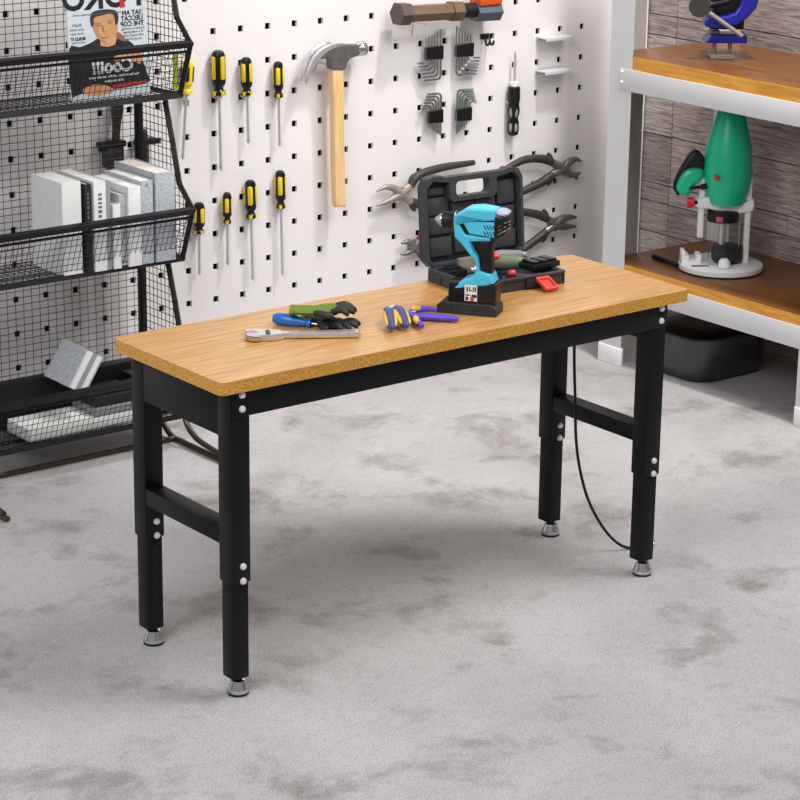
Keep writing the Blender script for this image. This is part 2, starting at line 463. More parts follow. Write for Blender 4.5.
# adjustable wrench lying flat, long axis at -40 degrees
w = thing('adjustable_wrench', 'silver adjustable wrench lying on the left end of the bench', 'wrench', (0.40, 0.19, TH))
mw = B(0.262, 0.278, TH + 0.009, -31)
MB().prism(smooth_poly([(0.06, -0.013), (0.10, -0.011), (0.262, -0.016), (0.274, -0.012), (0.274, 0.012), (0.262, 0.016), (0.10, 0.011), (0.06, 0.017)], 3), 0.014, 0.003, mw).build('handle', M['steel'], w)
MB().prism([(0.258, 0.0055), (0.265, 0.0), (0.258, -0.0055), (0.13, -0.0035), (0.126, 0), (0.13, 0.0035)], 0.0006, 0, mw @ Matrix.Translation((0, 0, 0.0072))).build('recess', M['matsteel'], w)
MB().prism([(0.085, 0.018), (0.045, 0.030), (0.012, 0.036), (-0.004, 0.034), (-0.004, 0.020), (0.012, 0.019), (0.024, 0.010), (0.024, -0.026), (0.06, -0.028), (0.088, -0.014)], 0.016, 0.002, mw).build('fixed_jaw', M['steel'], w)
MB().prism([(-0.006, 0.006), (0.022, 0.009), (0.030, -0.004), (0.030, -0.034), (0.016, -0.038), (-0.004, -0.022)], 0.013, 0.002, mw).build('sliding_jaw', M['chrome'], w)
kn = MB()
for k in range(6): kn.cyl(mw @ Vector((0.050, -0.022 + 0.005 * k, 0.006)), mw @ Vector((0.050, -0.0185 + 0.005 * k, 0.006)), 0.0065, None, 14)
kn.build('adjusting_screw', M['darksteel'], w)

# blue screwdriver
s = thing('screwdriver', 'screwdriver with a rounded blue handle lying behind the silver wrench', 'screwdriver', (0.42, 0.29, TH))
ms = basis((0.392, 0.352, TH + 0.0165), (0.60, -0.80, -0.06), (0.80, 0.60, 0)) @ Matrix.Rotation(math.radians(90), 4, 'Y')
MB().lathe([(0.003, -0.002), (0.011, 0.0), (0.0155, 0.012), (0.0165, 0.035), (0.015, 0.06), (0.010, 0.078), (0.0095, 0.086), (0.0125, 0.093), (0.012, 0.098), (0.004, 0.1)], 18, ms).build('handle', M['blue'], s)
MB().lathe([(0.0028, 0.098), (0.0028, 0.20), (0.0012, 0.212)], 10, ms).build('shaft', M['steel'], s)

# work gloves: palm, knitted cuff and five fingers each
def glove(name, label, origin, ang, z0, lift, back, curl, sc):
    g = thing(name, label, 'glove', (origin[0], origin[1], TH + z0), 'work gloves on the bench')
    m = B(origin[0], origin[1], TH + z0, ang) @ Matrix.Scale(sc, 4)
    P = lambda x, y, z: tuple(m @ Vector((x, y, z)))
    R_ = lambda *r: [q * sc for q in r]
    MB().tube(smooth_path([P(-0.10, 0, 0.017), P(-0.05, 0, 0.017), P(-0.02, 0, 0.018), P(0.03, 0, 0.021 + lift), P(0.05, 0, 0.02 + lift)], 5), R_(0.015, 0.016, 0.0155, 0.018, 0.017, 0.012), 16, 2.4).build('back_of_hand', M[back], g)
    MB().tube([P(-0.112, 0, 0.017), P(-0.096, 0, 0.017)], R_(0.0165, 0.0165), 16, 2.4).build('cuff', M['gloveknit'], g)
    MB().tube(smooth_path([P(-0.03, 0, 0.012), P(0.0, 0, 0.013), P(0.05, 0, 0.016 + lift * .6)], 5), R_(0.010, 0.015, 0.013), 14, 2.6).build('palm', M['glovecoat'], g)
    for k, (y, ln, sp) in enumerate(((0.034, 0.070, 14), (0.012, 0.082, 4), (-0.012, 0.078, -5), (-0.034, 0.060, -15))):
        a = math.radians(sp); c, sn = math.cos(a), math.sin(a); h = lift
        pts = [P(0.035, y, 0.018 + h), P(0.045 + ln * .4 * c, y + ln * .4 * sn, 0.028 + h), P(0.04 + ln * .8 * c, y + ln * .8 * sn, 0.021 + h - curl * .4), P(0.035 + ln * c, y + ln * sn, 0.0125 + max(0, h - curl))]
        MB().tube(smooth_path(pts, 5), R_(0.0105, 0.0118, 0.0112, 0.0105, 0.0098, 0.008, 0.004), 12).build('finger', M['glovecoat'], g)
    pts = [P(-0.02, -0.032, 0.016), P(0.005, -0.056, 0.019), P(0.034, -0.066, 0.016), P(0.046, -0.066, 0.013)]
    MB().tube(smooth_path(pts, 5), R_(0.012, 0.013, 0.012, 0.010, 0.005), 12).build('thumb', M['glovecoat'], g)
    return g
glove('work_glove', 'lower work glove, black palm up with fingers spread toward the wrench', (0.492, 0.252), -74, 0.0, 0.0, 'glovecoat', 0.0, 0.68)
glove('work_glove', 'upper work glove with olive green knit back, lying across the lower one', (0.474, 0.258), -41, 0.031, 0.004, 'gloveknit', 0.004, 0.72)

# pliers on the bench
p1_ = thing('pliers', 'pair of pliers with yellow and slate blue grips pointing toward the front of the bench', 'pliers', (0.645, 0.18, TH))
for a_, b_ in (((0.638, 0.208, TH + 0.030), (0.580, 0.112, TH + 0.013)), ((0.668, 0.207, TH + 0.030), (0.621, 0.105, TH + 0.013))):
    a_, b_ = Vector(a_), Vector(b_); d_ = b_ - a_
    pts = smooth_path([a_, a_ + d_ * .3 + Vector((0.003, 0, 0.001)), a_ + d_ * .7 + Vector((0.002, 0, 0)), b_], 5)
    hd = MB().tube(pts, [0.010, 0.0145, 0.0152, 0.0142, 0.0122, 0.006], 14).build('handle', M['navy'], p1_)
    for off in ((-0.0090, 0.0040, 0.0035), (0.0085, -0.0065, 0.003)):
        MB().tube([q + Vector(off) for q in pts[2:-2]], [0.003, 0.0068, 0.0072, 0.0065, 0.003], 10).build('grip_inlay', M['mustard'], hd)
MB().prism(smooth_poly([(-0.026, -0.012), (-0.010, 0.008), (0.0, 0.026), (0.012, 0.028), (0.020, 0.008), (0.026, -0.012), (0.010, -0.008), (0.0, 0.006), (-0.010, -0.008)], 3), 0.012, 0.002, B(0.664, 0.214, TH + 0.026, -22)).build('jaws', M['steel'], p1_)

p2_ = thing('pliers', 'pair of violet handled pliers with yellow inlays lying beside the drill', 'pliers', (0.73, 0.16, TH))
z_ = TH + 0.0105
def V3(l, dz=0.0): return [Vector((q[0], q[1], z_ + dz)) for q in l]
hd = MB().tube(smooth_path(V3([(0.700, 0.180), (0.724, 0.158), (0.750, 0.128), (0.778, 0.094)]), 5), [0.008, 0.0098, 0.0098, 0.0095, 0.0065], 12).build('handle', M['purple'], p2_)
h2 = MB().tube(smooth_path(V3([(0.786, 0.190), (0.765, 0.212), (0.738, 0.220), (0.712, 0.204), (0.695, 0.184), (0.690, 0.166), (0.678, 0.132), (0.656, 0.086)], 0.002), 5), [0.005, 0.0085, 0.0088, 0.0088, 0.0085, 0.009, 0.0095, 0.005], 12).build('handle', M['purple'], p2_)
MB().tube(smooth_path(V3([(0.752, 0.2165), (0.735, 0.2185), (0.718, 0.208)], 0.0046), 4), [0.006, 0.009, 0.006], 10).build('grip_inlay', M['mustard'], h2)
MB().tube(smooth_path(V3([(0.690, 0.158), (0.676, 0.136), (0.664, 0.112)], 0.0046), 4), [0.006, 0.0095, 0.005], 10).build('grip_inlay', M['mustard'], h2)
MB().cyl((0.702, 0.180, TH + 0.004), (0.702, 0.180, TH + 0.0235), 0.006, None, 14).build('pivot', M['chrome'], p2_)

# ------------------------------------------------------------------ drill case
cs = thing('drill_case', 'open charcoal plastic drill case standing at the back of the bench with red latch', 'case', (1.13, 0.36, TH))
X0, X1, Y0, Y1 = 0.972, 1.274, 0.250, 0.462
b = MB()
b.box(X0, X1, Y0, Y1, TH, TH + 0.007, 0.002)
for a in ((X0, X1, Y0, Y0 + 0.012), (X0, X1, Y1 - 0.012, Y1), (X0, X0 + 0.012, Y0, Y1), (X1 - 0.012, X1, Y0, Y1)):
    b.box(a[0], a[1], a[2], a[3], TH + 0.002, TH + 0.034, 0.003)
tray = b.build('base_tray', M['case'], cs)
MB().prism([rounded_rect(X0 - 0.004, X1 + 0.004, Y0 - 0.004, Y1 + 0.002, 0.014), rounded_rect(X0 + 0.013, X1 - 0.013, Y0 + 0.013, Y1 - 0.013, 0.006)], 0.006, 0.0012, Matrix.Translation((0, 0, TH + 0.033))).build('tray_rim', M['case'], tray)
b = MB()
for x, y, sx, sy in ((1.03, 0.40, 0.12, 0.004), (1.03, 0.33, 0.12, 0.004), (1.09, 0.365, 0.004, 0.17), (1.20, 0.30, 0.17, 0.004)):
    b.box(x - sx / 2, x + sx / 2, y - sy / 2, y + sy / 2, TH + 0.005, TH + 0.024)
b.build('compartment_ribs', M['casedark'], tray)
ml = basis((X0 - 0.006, 0.474, TH + 0.034), (1, 0, 0), (0, 0.10, 1))   # lid stands upright, local X along the bench, local Y up
lw, lh = 0.326, 0.245
outer = [(0.0, 0.02), (0.018, 0.0), (lw - 0.018, 0.0), (lw, 0.02), (lw, lh - 0.03), (lw - 0.012, lh - 0.006), (lw - 0.03, lh), (0.276, lh), (0.268, lh - 0.006), (0.066, lh - 0.006), (0.058, lh), (0.03, lh), (0.012, lh - 0.006), (0, lh - 0.03)]
hole = rounded_rect(0.104, 0.216, 0.184, 0.224, 0.012, 4)
inner = [(0.010, 0.024), (0.024, 0.010), (lw - 0.024, 0.010), (lw - 0.010, 0.024), (lw - 0.010, lh - 0.034), (lw - 0.03, lh - 0.014), (0.240, lh - 0.022), (0.240, 0.182), (0.226, 0.170), (0.094, 0.170), (0.082, 0.182), (0.082, lh - 0.022), (0.03, lh - 0.014), (0.010, lh - 0.034)]
lid = MB().prism([outer, hole], 0.008, 0.0015, ml @ Matrix.Translation((0, 0, -0.010))).build('lid', M['casedark'], cs)
MB().prism([outer, inner, hole], 0.029, 0.002, ml @ Matrix.Translation((0, 0, 0.006))).build('lid_frame', M['case'], lid)
b = MB()
for a in ((0.02, 0.088, 0.138, 0.184), (0.036, 0.060, 0.150, 0.174), (0.100, 0.17, 0.138, 0.166), (0.176, 0.242, 0.142, 0.166), (0.250, 0.308, 0.146, 0.210), (0.022, 0.10, 0.086, 0.132), (0.11, 0.20, 0.09, 0.132), (0.21, 0.308, 0.084, 0.138), (0.022, 0.092, 0.026, 0.076), (0.106, 0.19, 0.03, 0.08), (0.20, 0.308, 0.026, 0.074), (0.022, 0.076, 0.192, 0.212)):
    b.box(a[0], a[1], a[2], a[3], -0.007, 0.0015 + 0.003 * random.random(), 0.0012, ml)
b.build('lid_mouldings', M['case'], lid)
b = MB().cyl((X0 + 0.05, 0.467, TH + 0.036), (X0 + 0.11, 0.467, TH + 0.036), 0.005, None, 12).cyl((X1 - 0.11, 0.467, TH + 0.036), (X1 - 0.05, 0.467, TH + 0.036), 0.005, None, 12)
b.build('hinge', M['casedark'], cs)
mlt = basis((1.168, Y0 - 0.006, TH + 0.029), (1, 0, 0), (0, -0.055, -0.0235))
lt = MB().prism([rounded_rect(0, 0.044, 0, 0.055, 0.004, 3), rounded_rect(0.006, 0.038, 0.009, 0.046, 0.003, 3)], 0.009, 0.001, mlt).box(0.004, 0.040, 0.006, 0.048, 0.001, 0.004, 0, mlt)
o = lt.build('latch', M['salmon'], cs); o['label'] = 'open bright red latch hanging from the tray front'
MB().box(1.14, 1.215, Y0 - 0.009, Y0 + 0.001, TH + 0.006, TH + 0.028, 0.002).build('latch_seat', M['casedark'], tray)

cs.matrix_basis = cs.matrix_basis @ Matrix.Rotation(math.radians(-4), 4, 'Z')
# contents of the case
t = thing('rotary_tool', 'olive green and grey power tool with red buttons lying in the open case', 'power tool', (1.19, 0.36, TH + 0.024))
mt = basis((1.150, 0.405, TH + 0.044), (0.72, -0.69, 0.0), (0.69, 0.72, 0)) @ Matrix.Rotation(math.radians(90), 4, 'Y')
MB().lathe([(0.012, -0.01), (0.019, 0.0), (0.021, 0.03), (0.019, 0.06), (0.016, 0.08), (0.010, 0.09)], 18, mt).build('body', M['olive'], t)
MB().lathe([(0.008, 0.088), (0.008, 0.11), (0.003, 0.112), (0.003, 0.13)], 12, mt).build('nose', M['casedark'], t)
MB().ball((1.147, 0.389, TH + 0.061), (0.010, 0.010, 0.008)).build('button', M['salmon'], t)
MB().ball((1.171, 0.428, TH + 0.058), (0.009, 0.009, 0.008)).build('button', M['salmon'], t)
t = thing('cordless_screwdriver', 'pale grey tool with clear nose lying at the back of the open case', 'power tool', (1.22, 0.43, TH + 0.03))
MB().tube([(1.155, 0.43, TH + 0.045), (1.20, 0.428, TH + 0.047), (1.265, 0.425, TH + 0.043)], [0.017, 0.018, 0.012], 16).build('body', M['greyplastic'], t)
MB().cyl((1.265, 0.425, TH + 0.043), (1.282, 0.424, TH + 0.042), 0.009, 0.007, 12).build('nose', M['steel'], t)
t = thing('battery_pack', 'black ribbed battery pack resting on the right rim of the open case', 'battery', (1.235, 0.31, TH + 0.03))
mb_ = B(1.236, 0.312, TH + 0.036, 3)
MB().box(-0.050, 0.050, -0.030, 0.030, 0.0, 0.016, 0.003, mb_).build('shell', M['rubber'], t)
b = MB()
for k in range(3): b.box(-0.044 + 0.031 * k, -0.020 + 0.031 * k, -0.024, 0.024, 0.015, 0.023, 0.002, mb_)
b.build('contact_blocks', M['blackpl'], t)
t = MB().tube([(1.105, 0.315, TH + 0.019), (1.15, 0.312, TH + 0.021), (1.19, 0.285, TH + 0.02), (1.27, 0.28, TH + 0.02)], [0.008, 0.010, 0.010, 0.005], 12).build('drill_bit_holder', M['casedark'])
tag(t, 'slim dark bit holder lying along the front edge of the open case', 'bit holder')
t = MB().ball((1.128, 0.298, TH + 0.036), (0.013, 0.011, 0.010)).cyl((1.128, 0.298, TH + 0.012), (1.128, 0.298, TH + 0.034), 0.006, None, 12).build('red_cap', M['salmon'])
tag(t, 'small red knob standing in the tray right behind the blue drill battery', 'knob')
t = MB().cyl((1.085, 0.41, TH + 0.028), (1.135, 0.408, TH + 0.028), 0.013, 0.013, 16).cyl((1.074, 0.41, TH + 0.028), (1.086, 0.41, TH + 0.028), 0.009, 0.009, 16).build('drill_chuck', M['steel'])
tag(t, 'grey cylindrical spare chuck lying in the left half of the open case', 'chuck')
t = MB().box(0.985, 1.055, 0.395, 0.44, TH + 0.007, TH + 0.04, 0.004).box(1.0, 1.04, 0.405, 0.43, TH + 0.039, TH + 0.047, 0.002).build('charger', M['rubber'])
tag(t, 'black battery charger block lying in the left corner of the open case', 'charger')
t = MB().box(1.056, 1.12, 0.432, 0.444, TH + 0.007, TH + 0.058, 0.002).build('file', M['matsteel'])
tag(t, 'flat grey metal bar standing along the back of the open case', 'tool')

# ------------------------------------------------------------------ blue drill
dr = thing('cordless_drill', 'sky blue and black cordless drill standing upright on its battery in front of the case', 'drill', (0.892, 0.192, TH))
a = math.radians(-55); dv = Vector((math.cos(a), math.sin(a), 0))
md = basis((0.872, 0.164, TH), dv, (0, 0, 1)) @ Matrix.Diagonal((0.97, 1.0, 0.86, 1))      # local X from chuck to rear, local Y up, local Z toward the left front
core = [(-0.038, 0.251), (-0.03, 0.262), (0.0, 0.272), (0.062, 0.273), (0.094, 0.266), (0.106, 0.25), (0.108, 0.237), (0.103, 0.219), (0.089, 0.204), (0.064, 0.194), (0.0, 0.188), (-0.026, 0.196), (-0.038, 0.215)]
body = MB().prism(smooth_poly(core, 2), 0.062, 0.014, md).build('motor_housing', M['blackpl'], dr)
shell = [(-0.037, 0.256), (-0.005, 0.275), (0.029, 0.279), (0.071, 0.275), (0.071, 0.249), (0.039, 0.245), (-0.026, 0.249), (-0.028, 0.238), (-0.007, 0.209), (0.06, 0.204), (0.058, 0.195), (0.005, 0.190), (0.014, 0.166), (0.027, 0.15), (0.033, 0.115), (0.063, 0.107), (0.070, 0.085), (0.049, 0.078), (-0.035, 0.062), (-0.036, 0.071), (-0.013, 0.089), (0.014, 0.097), (0.022, 0.114), (0.021, 0.14), (0.007, 0.153), (-0.019, 0.183), (-0.037, 0.199), (-0.041, 0.231)]
MB().prism(shell, 0.070, 0.006, md).build('shell', M['cyan'], dr)
MB().prism([(-0.017, 0.242), (0.069, 0.245), (0.070, 0.205), (0.003, 0.210)], 0.068, 0.003, md).build('side_panel', M['cyan'], dr)
for k in range(4):
    for q in range(2):
        x = 0.040 + 0.008 * k; y = 0.236 - 0.016 * q
        for sg in (1, -1):
            MB().prism([(x, y), (x + 0.003, y), (x + 0.010, y - 0.011), (x + 0.007, y - 0.011)], 0.001, 0, md @ Matrix.Translation((0, 0, sg * 0.0342))).build('vent', M['rubber'], dr)
MB().prism(smooth_poly([(0.068, 0.258), (0.071, 0.273), (0.09, 0.274), (0.103, 0.266), (0.09, 0.256)], 3), 0.056, 0.008, md).build('rear_cap', M['cyanlight'], dr)
b = MB()
for k in range(3): b.tube([md @ Vector((0.080, 0.214 + 0.010 * k, 0.0300)), md @ Vector((0.098, 0.225 + 0.010 * k, 0.0290)), md @ Vector((0.1085, 0.232 + 0.008 * k, 0.018))], 0.0014, 6)
b.build('rear_vent', M['greyplastic'], dr)
MB().prism(smooth_poly([(0.004, 0.192), (0.058, 0.196), (0.060, 0.153), (0.062, 0.105), (0.027, 0.100), (0.026, 0.150)], 3), 0.046, 0.010, md).build('handle', M['blackpl'], dr)
MB().prism(smooth_poly([(-0.004, 0.180), (0.012, 0.182), (0.016, 0.160), (0.010, 0.155)], 2), 0.016, 0.003, md).build('trigger', M['rubber'], dr)
mc = md @ Matrix.Translation((0, 0.235, 0)) @ Matrix.Rotation(math.radians(-90), 4, 'Y')
MB().lathe([(0.024, 0.034), (0.026, 0.044), (0.024, 0.046), (0.022, 0.05), (0.0225, 0.074), (0.018, 0.078)], 24, mc).build('chuck_sleeve', M['rubber'], dr)
MB().lathe([(0.0245, 0.0395), (0.0262, 0.0415), (0.0245, 0.0435)], 24, mc).build('collar', M['steel'], dr)
MB().lathe([(0.017, 0.076), (0.0175, 0.08), (0.008, 0.094), (0.004, 0.0985), (0.001, 0.099)], 20, mc).build('chuck_nose', M['chrome'], dr)
bat = MB().box(-0.052, 0.078, 0.028, 0.082, -0.034, 0.034, 0.005, md).build('battery', M['blackpl'], dr)
MB().prism([(-0.080, 0.0), (0.082, 0.0), (0.082, 0.020), (0.070, 0.031), (-0.068, 0.031), (-0.080, 0.020)], 0.088, 0.003, md).build('battery_base', M['casedark'], bat)
b = MB()
for k in range(6): b.box(-0.030 + 0.008 * k, -0.026 + 0.008 * k, 0.003, 0.024, 0.0435, 0.0455, 0, md)
b.build('grip_ribs', M['case'], bat)
lb = MB().box(-0.006, 0.028, 0.036, 0.078, 0.0335, 0.0352, 0, md).build('sticker', M['white'], bat)
b = MB()
for x0, x1, y0, y1 in ((-0.001, 0.003, 0.060, 0.072), (0.006, 0.013, 0.062, 0.065), (0.006, 0.009, 0.065, 0.073), (0.016, 0.019, 0.060, 0.073), (0.021, 0.025, 0.062, 0.073), (-0.004, 0.008, 0.050, 0.053), (-0.003, 0.004, 0.038, 0.047), (0.013, 0.027, 0.046, 0.053)):
    b.box(x0, x1, y0, y1, 0.035, 0.0358, 0, md)
b.build('print', M['ink'], lb)
MB().lathe([(0.006, 0), (0.006, 0.0008), (0.001, 0.0009)], 14, md @ Matrix.Translation((0.015, 0.042, 0.0351))).build('orange_dot', M['orange'], lb)
MB().box(-0.03, 0.05, 0.030, 0.0325, 0.0335, 0.0355, 0.0005, md).build('release_slot', M['rubber'], bat)

# ------------------------------------------------------------------ tools on the pegboard
YT = 2.02
def peg(parent, x, z, y=None, z1=None):
    """steel hook from the board to the tool"""
    return MB().tube(smooth_path([(x, YW - 0.0005, z + 0.004), (x, YW - 0.008, z), (x, (y or YT) + 0.004, z)], 4), 0.003, 8).build('hook', M['steel'], parent)

def wall_screwdriver(label, xt, zt, xb, zb, ztip, wid, stripe_black, turn=128):
    wid *= 0.76
    t = thing('screwdriver', label, 'screwdriver', (xt, YW, zt), 'yellow and black screwdrivers on the pegboard')
    L = zt - zb; r = wid / 2; y = YT + 0.006
    ax = Vector((xb - xt, 0, zb - zt)).normalized()
    m = basis((xt, y, zt), Vector((0, -1, 0)).cross(ax), (0, -1, 0))
    main, st = ('yellow', 'blackpl') if stripe_black else ('blackpl', 'yellow')
    MB().lathe([(r * .45, -0.001), (r * .82, 0.004), (r, 0.016), (r, L * .66), (r * .93, L * .74), (r * .62, L * .80), (r * .64, L * .85), (r * .92, L * .90), (r * .95, L * .97), (r * .6, L)], 20, m).build('handle', M[main], t)
    for k in range(4):
        a_ = math.radians(turn + 90 * k); c, s_ = math.cos(a_), math.sin(a_)
        p = [m @ Vector((c * rr, s_ * rr, zz)) for rr, zz in ((r * .52, 0.010), (r * .58, 0.02), (r * .58, L * .60), (r * .48, L * .70))]
        MB().tube(p, [r * .2, r * .54, r * .54, r * .2], 10).build('grip_stripe', M[st], t)
        p = [m @ Vector((c * r * .62, s_ * r * .62, zz)) for zz in (L * .885, L * .975)]
        MB().tube(p, [r * .42, r * .42], 8).build('grip_nub', M['yellow'], t)
    lt_ = (Vector((xb, 0, zb)) - Vector((xt, 0, ztip))).length
    MB().lathe([(0.0048, L - 0.004), (0.0048, L + (zb - ztip) - 0.02), (0.0062, L + (zb - ztip) - 0.008), (0.002, L + (zb - ztip))], 10, m).build('shaft', M['steel'], t)
    for dx in (-r * .5, r * .5): peg(t, xb + dx, zb - 0.006, y)
    return t
wall_screwdriver('yellow screwdriver half hidden behind the top basket of the wire rack', 1.227, 1.172, 1.218, 1.065, 0.853, 0.05, True)
wall_screwdriver('biggest screwdriver of the upper row, dark handle with yellow sides, next to the rack', 1.342, 1.194, 1.344, 1.047, 0.800, 0.060, False, 173)
wall_screwdriver('screwdriver with yellow left side and dark right side, middle of the upper row', 1.450, 1.162, 1.453, 1.037, 0.878, 0.050, False, 158)
wall_screwdriver('black screwdriver with yellow stripe in the upper row, nearest the hammer', 1.577, 1.137, 1.579, 1.018, 0.854, 0.044, False)
wall_screwdriver('small screwdriver with dark stripe beside the middle basket of the rack', 1.261, 0.704, 1.260, 0.600, 0.462, 0.049, False, 173)
wall_screwdriver('second screwdriver of the lower row, the slimmest one, black with yellow stripe', 1.371, 0.724, 1.371, 0.619, 0.478, 0.040, False)
wall_screwdriver('third screwdriver of the lower row with yellow stripe and longest shaft', 1.463, 0.754, 1.466, 0.624, 0.411, 0.050, False)
wall_screwdriver('rightmost screwdriver of the lower row, black with yellow stripe, hanging highest', 1.584, 0.772, 1.587, 0.642, 0.411, 0.046, False)

# claw hammer
h = thing('claw_hammer', 'claw hammer with pale wooden handle and dark steel head hanging on the pegboard', 'hammer', (1.81, YW, 1.1))
yh = 1.995
def wallm(y, dx=0.0): return basis((dx, y, 0), (1, 0, 0), (0, 0, 1))       # local X,Y = world X,Z ; local Z = toward the room
MB().prism(smooth_poly([(1.781, 1.098), (1.826, 1.093), (1.830, 1.0), (1.835, 0.80), (1.840, 0.64), (1.832, 0.628), (1.806, 0.630), (1.797, 0.645), (1.791, 0.80), (1.786, 1.0)], 2), 0.032, 0.008, wallm(yh, -0.014)).build('handle', M['ash'], h)
head = MB().prism(smooth_poly([(1.785, 1.10), (1.835, 1.095), (1.848, 1.118), (1.865, 1.132), (1.898, 1.140), (1.898, 1.172), (1.868, 1.176), (1.835, 1.180), (1.79, 1.176), (1.752, 1.162), (1.738, 1.140), (1.765, 1.140), (1.782, 1.128)], 3), 0.036, 0.005, wallm(yh, -0.02)).build('head', M['darksteel'], h)
for yo in (-0.010, 0.010):
    MB().prism(smooth_poly([(1.80, 1.178), (1.765, 1.166), (1.725, 1.138), (1.694, 1.098), (1.680 , 1.070), (1.676, 1.072), (1.684, 1.110), (1.706, 1.150), (1.74, 1.178), (1.785, 1.190)], 3), 0.015, 0.003, wallm(yh + yo, -0.022) @ Matrix.Translation((0.004 if yo < 0 else -0.004, -0.004 if yo < 0 else 0.003, 0))).build('claw', M['steel'], head)
mf = Matrix.Translation((1.862, yh, 1.157)) @ Matrix.Rotation(math.radians(90), 4, 'Y')
MB().lathe([(0.012, -0.03), (0.017, 0.0), (0.019, 0.016), (0.024, 0.022), (0.0255, 0.028), (0.0255, 0.044), (0.022, 0.048)], 24, mf).build('striking_face', M['chrome'], head)
for x in (1.752, 1.838): peg(h, x, 1.118, yh)

# copper hammer lying across pegs at the top edge
k = thing('mallet', 'brown metal mallet with six sided head and orange cap hanging sideways above the hex keys', 'mallet', (2.28, YW, 1.255))
def hexrod(x0, z0, x1, z1, r, y=1.98, n=6, r1=None): 
    x0, x1 = (2.034 + (x - 2.05) * 0.93 for x in (x0, x1))
    return MB().cyl((x0, y, z0), (x1, y, z1), r, r1, n)
hexrod(2.050, 1.264, 2.098, 1.262, 0.041).build('hex_head', M['bronzedark'], k)
hexrod(2.096, 1.262, 2.300, 1.256, 0.031).build('bar', M['bronze'], k)
hexrod(2.296, 1.256, 2.345, 1.255, 0.037).build('collar', M['bronze'], k)
hexrod(2.343, 1.255, 2.415, 1.252, 0.026, n=16).build('neck', M['rubber'], k)
hexrod(2.412, 1.246, 2.526, 1.242, 0.036).build('grip_block', M['slate'], k)
MB().box(2.374, 2.474, 1.948, 2.012, 1.268, 1.318, 0.006).build('orange_cap', M['orange'], k)
peg(k, 2.16, 1.220, 1.98); peg(k, 2.38, 1.222, 1.98)

# hex key sets
def hexkeys(label, right, vx0, vx1, z_end0, z_end1, z_hold, tail, zc, up):
    """vx0 is the outer (long) key; keys run along Z, bend by 90 degrees and end on the tail line"""
    t = thing('hex_key_set', label, 'hex keys', (vx0, YW, z_hold), 'hex key sets on the pegboard')
    n = 6; y = YT + 0.006
    for i in range(n):
        q = i / (n - 1)
        x = vx0 + (vx1 - vx0) * q; ze = z_end0 + (z_end1 - z_end0) * q
        tx = tail[0][0] + (tail[1][0] - tail[0][0]) * q; tz = tail[0][1] + (tail[1][1] - tail[0][1]) * q
        c = zc + (tail[1][1] - tail[0][1]) * q * 0.95
        sg = 1 if tx > x else -1; rb = 0.013; up_ = 1 if ze > c else -1
        pts = [Vector((x, y, ze)), Vector((x, y, c + up_ * rb))]
        for a_ in (22, 45, 68): 
            pts.append(Vector((x + sg * rb * (1 - math.cos(math.radians(a_))), y, c + up_ * rb * (1 - math.sin(math.radians(a_))))))
        pts += [Vector((x + sg * rb, y, c)), Vector((tx, y, tz))]
        MB().tube(pts, 0.0044 - 0.0006 * q, 6, up=(0, 1, 0)).build('hex_key', M['chrome'], t)
    xa, xb = min(vx0, vx1) - 0.003, max(vx0, vx1) + 0.007
    sl = 0.010 if (vx0 > vx1) == up else -0.010
    MB().prism([(xa, z_hold - 0.022), (xb, z_hold - 0.025), (xb, z_hold + 0.022), (xa, z_hold + 0.020)], 0.018, 0.003, wallm(y)).build('holder', M['blackpl'], t)
    MB().cyl((0.5 * (xa + xb), y + 0.01, z_hold), (0.5 * (xa + xb), YW - 0.0005, z_hold), 0.006, None, 8).build('hook', M['steel'], t)
hexkeys('upper left hex key set below the brown mallet, short ends bent down to the left', False, 2.264, 2.200, 1.190, 1.162, 1.111, ((2.190, 1.016), (2.160, 1.080)), 1.016, True)
hexkeys('upper right hex key set beside the small black hook, short ends bent right', True, 2.335, 2.400, 1.194, 1.162, 1.109, ((2.425, 1.018), (2.441, 1.075)), 1.022, True)
hexkeys('lower left hex key set, keys hanging down with short ends bent left at top', False, 2.268, 2.214, 0.818, 0.852, 0.888, ((2.205, 0.968), (2.180, 0.918)), 0.966, False)
hexkeys('lower right hex key set, keys hanging down with short ends bent right at top', True, 2.342, 2.398, 0.816, 0.852, 0.883, ((2.412, 0.966), (2.428, 0.918)), 0.968, False)

hk = thing('pegboard_hook', 'small black double hook on the pegboard right of the hex keys', 'hook', (2.48, YW, 1.14))
for x in (2.466, 2.486):
    MB().tube(smooth_path([(x, YW - 0.0005, 1.148), (x, YW - 0.004, 1.146), (x, 2.032, 1.140), (x - 0.003, 2.018, 1.120), (x - 0.003, 2.006, 1.122), (x - 0.003, 2.002, 1.134)], 4), 0.004, 8).build('prong', M['rubber'], hk)
MB().box(2.458, 2.496, 2.040, 2.049, 1.136, 1.154, 0.002).build('plate', M['rubber'], hk)

s = thing('screwdriver', 'upside down screwdriver with ribbed black and grey handle hanging right of the hex keys', 'screwdriver', (2.602, YW, 0.87))
mz = Matrix.Translation((2.602, YT + 0.005, 0)) @ Matrix.Diagonal((0.76, 0.76, 1, 1))
MB().lathe([(0.010, 0.780), (0.024, 0.786), (0.028, 0.80), (0.027, 0.83), (0.022, 0.845), (0.028, 0.86), (0.030, 0.875), (0.026, 0.893), (0.027, 0.90), (0.030, 0.912), (0.029, 0.955), (0.022, 0.960)], 20, mz).build('handle', M['blackpl'], s)
b = MB()
for z in (0.812, 0.868):
    for an in (-158, -98): 
        a_ = math.radians(an); b.ball((2.602 + 0.0165 * math.cos(a_), YT + 0.005 + 0.0165 * math.sin(a_), z), (0.008, 0.007, 0.020), 10, 8)
b.build('grip_inlay', M['greyplastic'], s)
MB().lathe([(0.020, 0.958), (0.021, 0.974), (0.012, 0.977)], 16, mz).build('collar', M['white'], s)
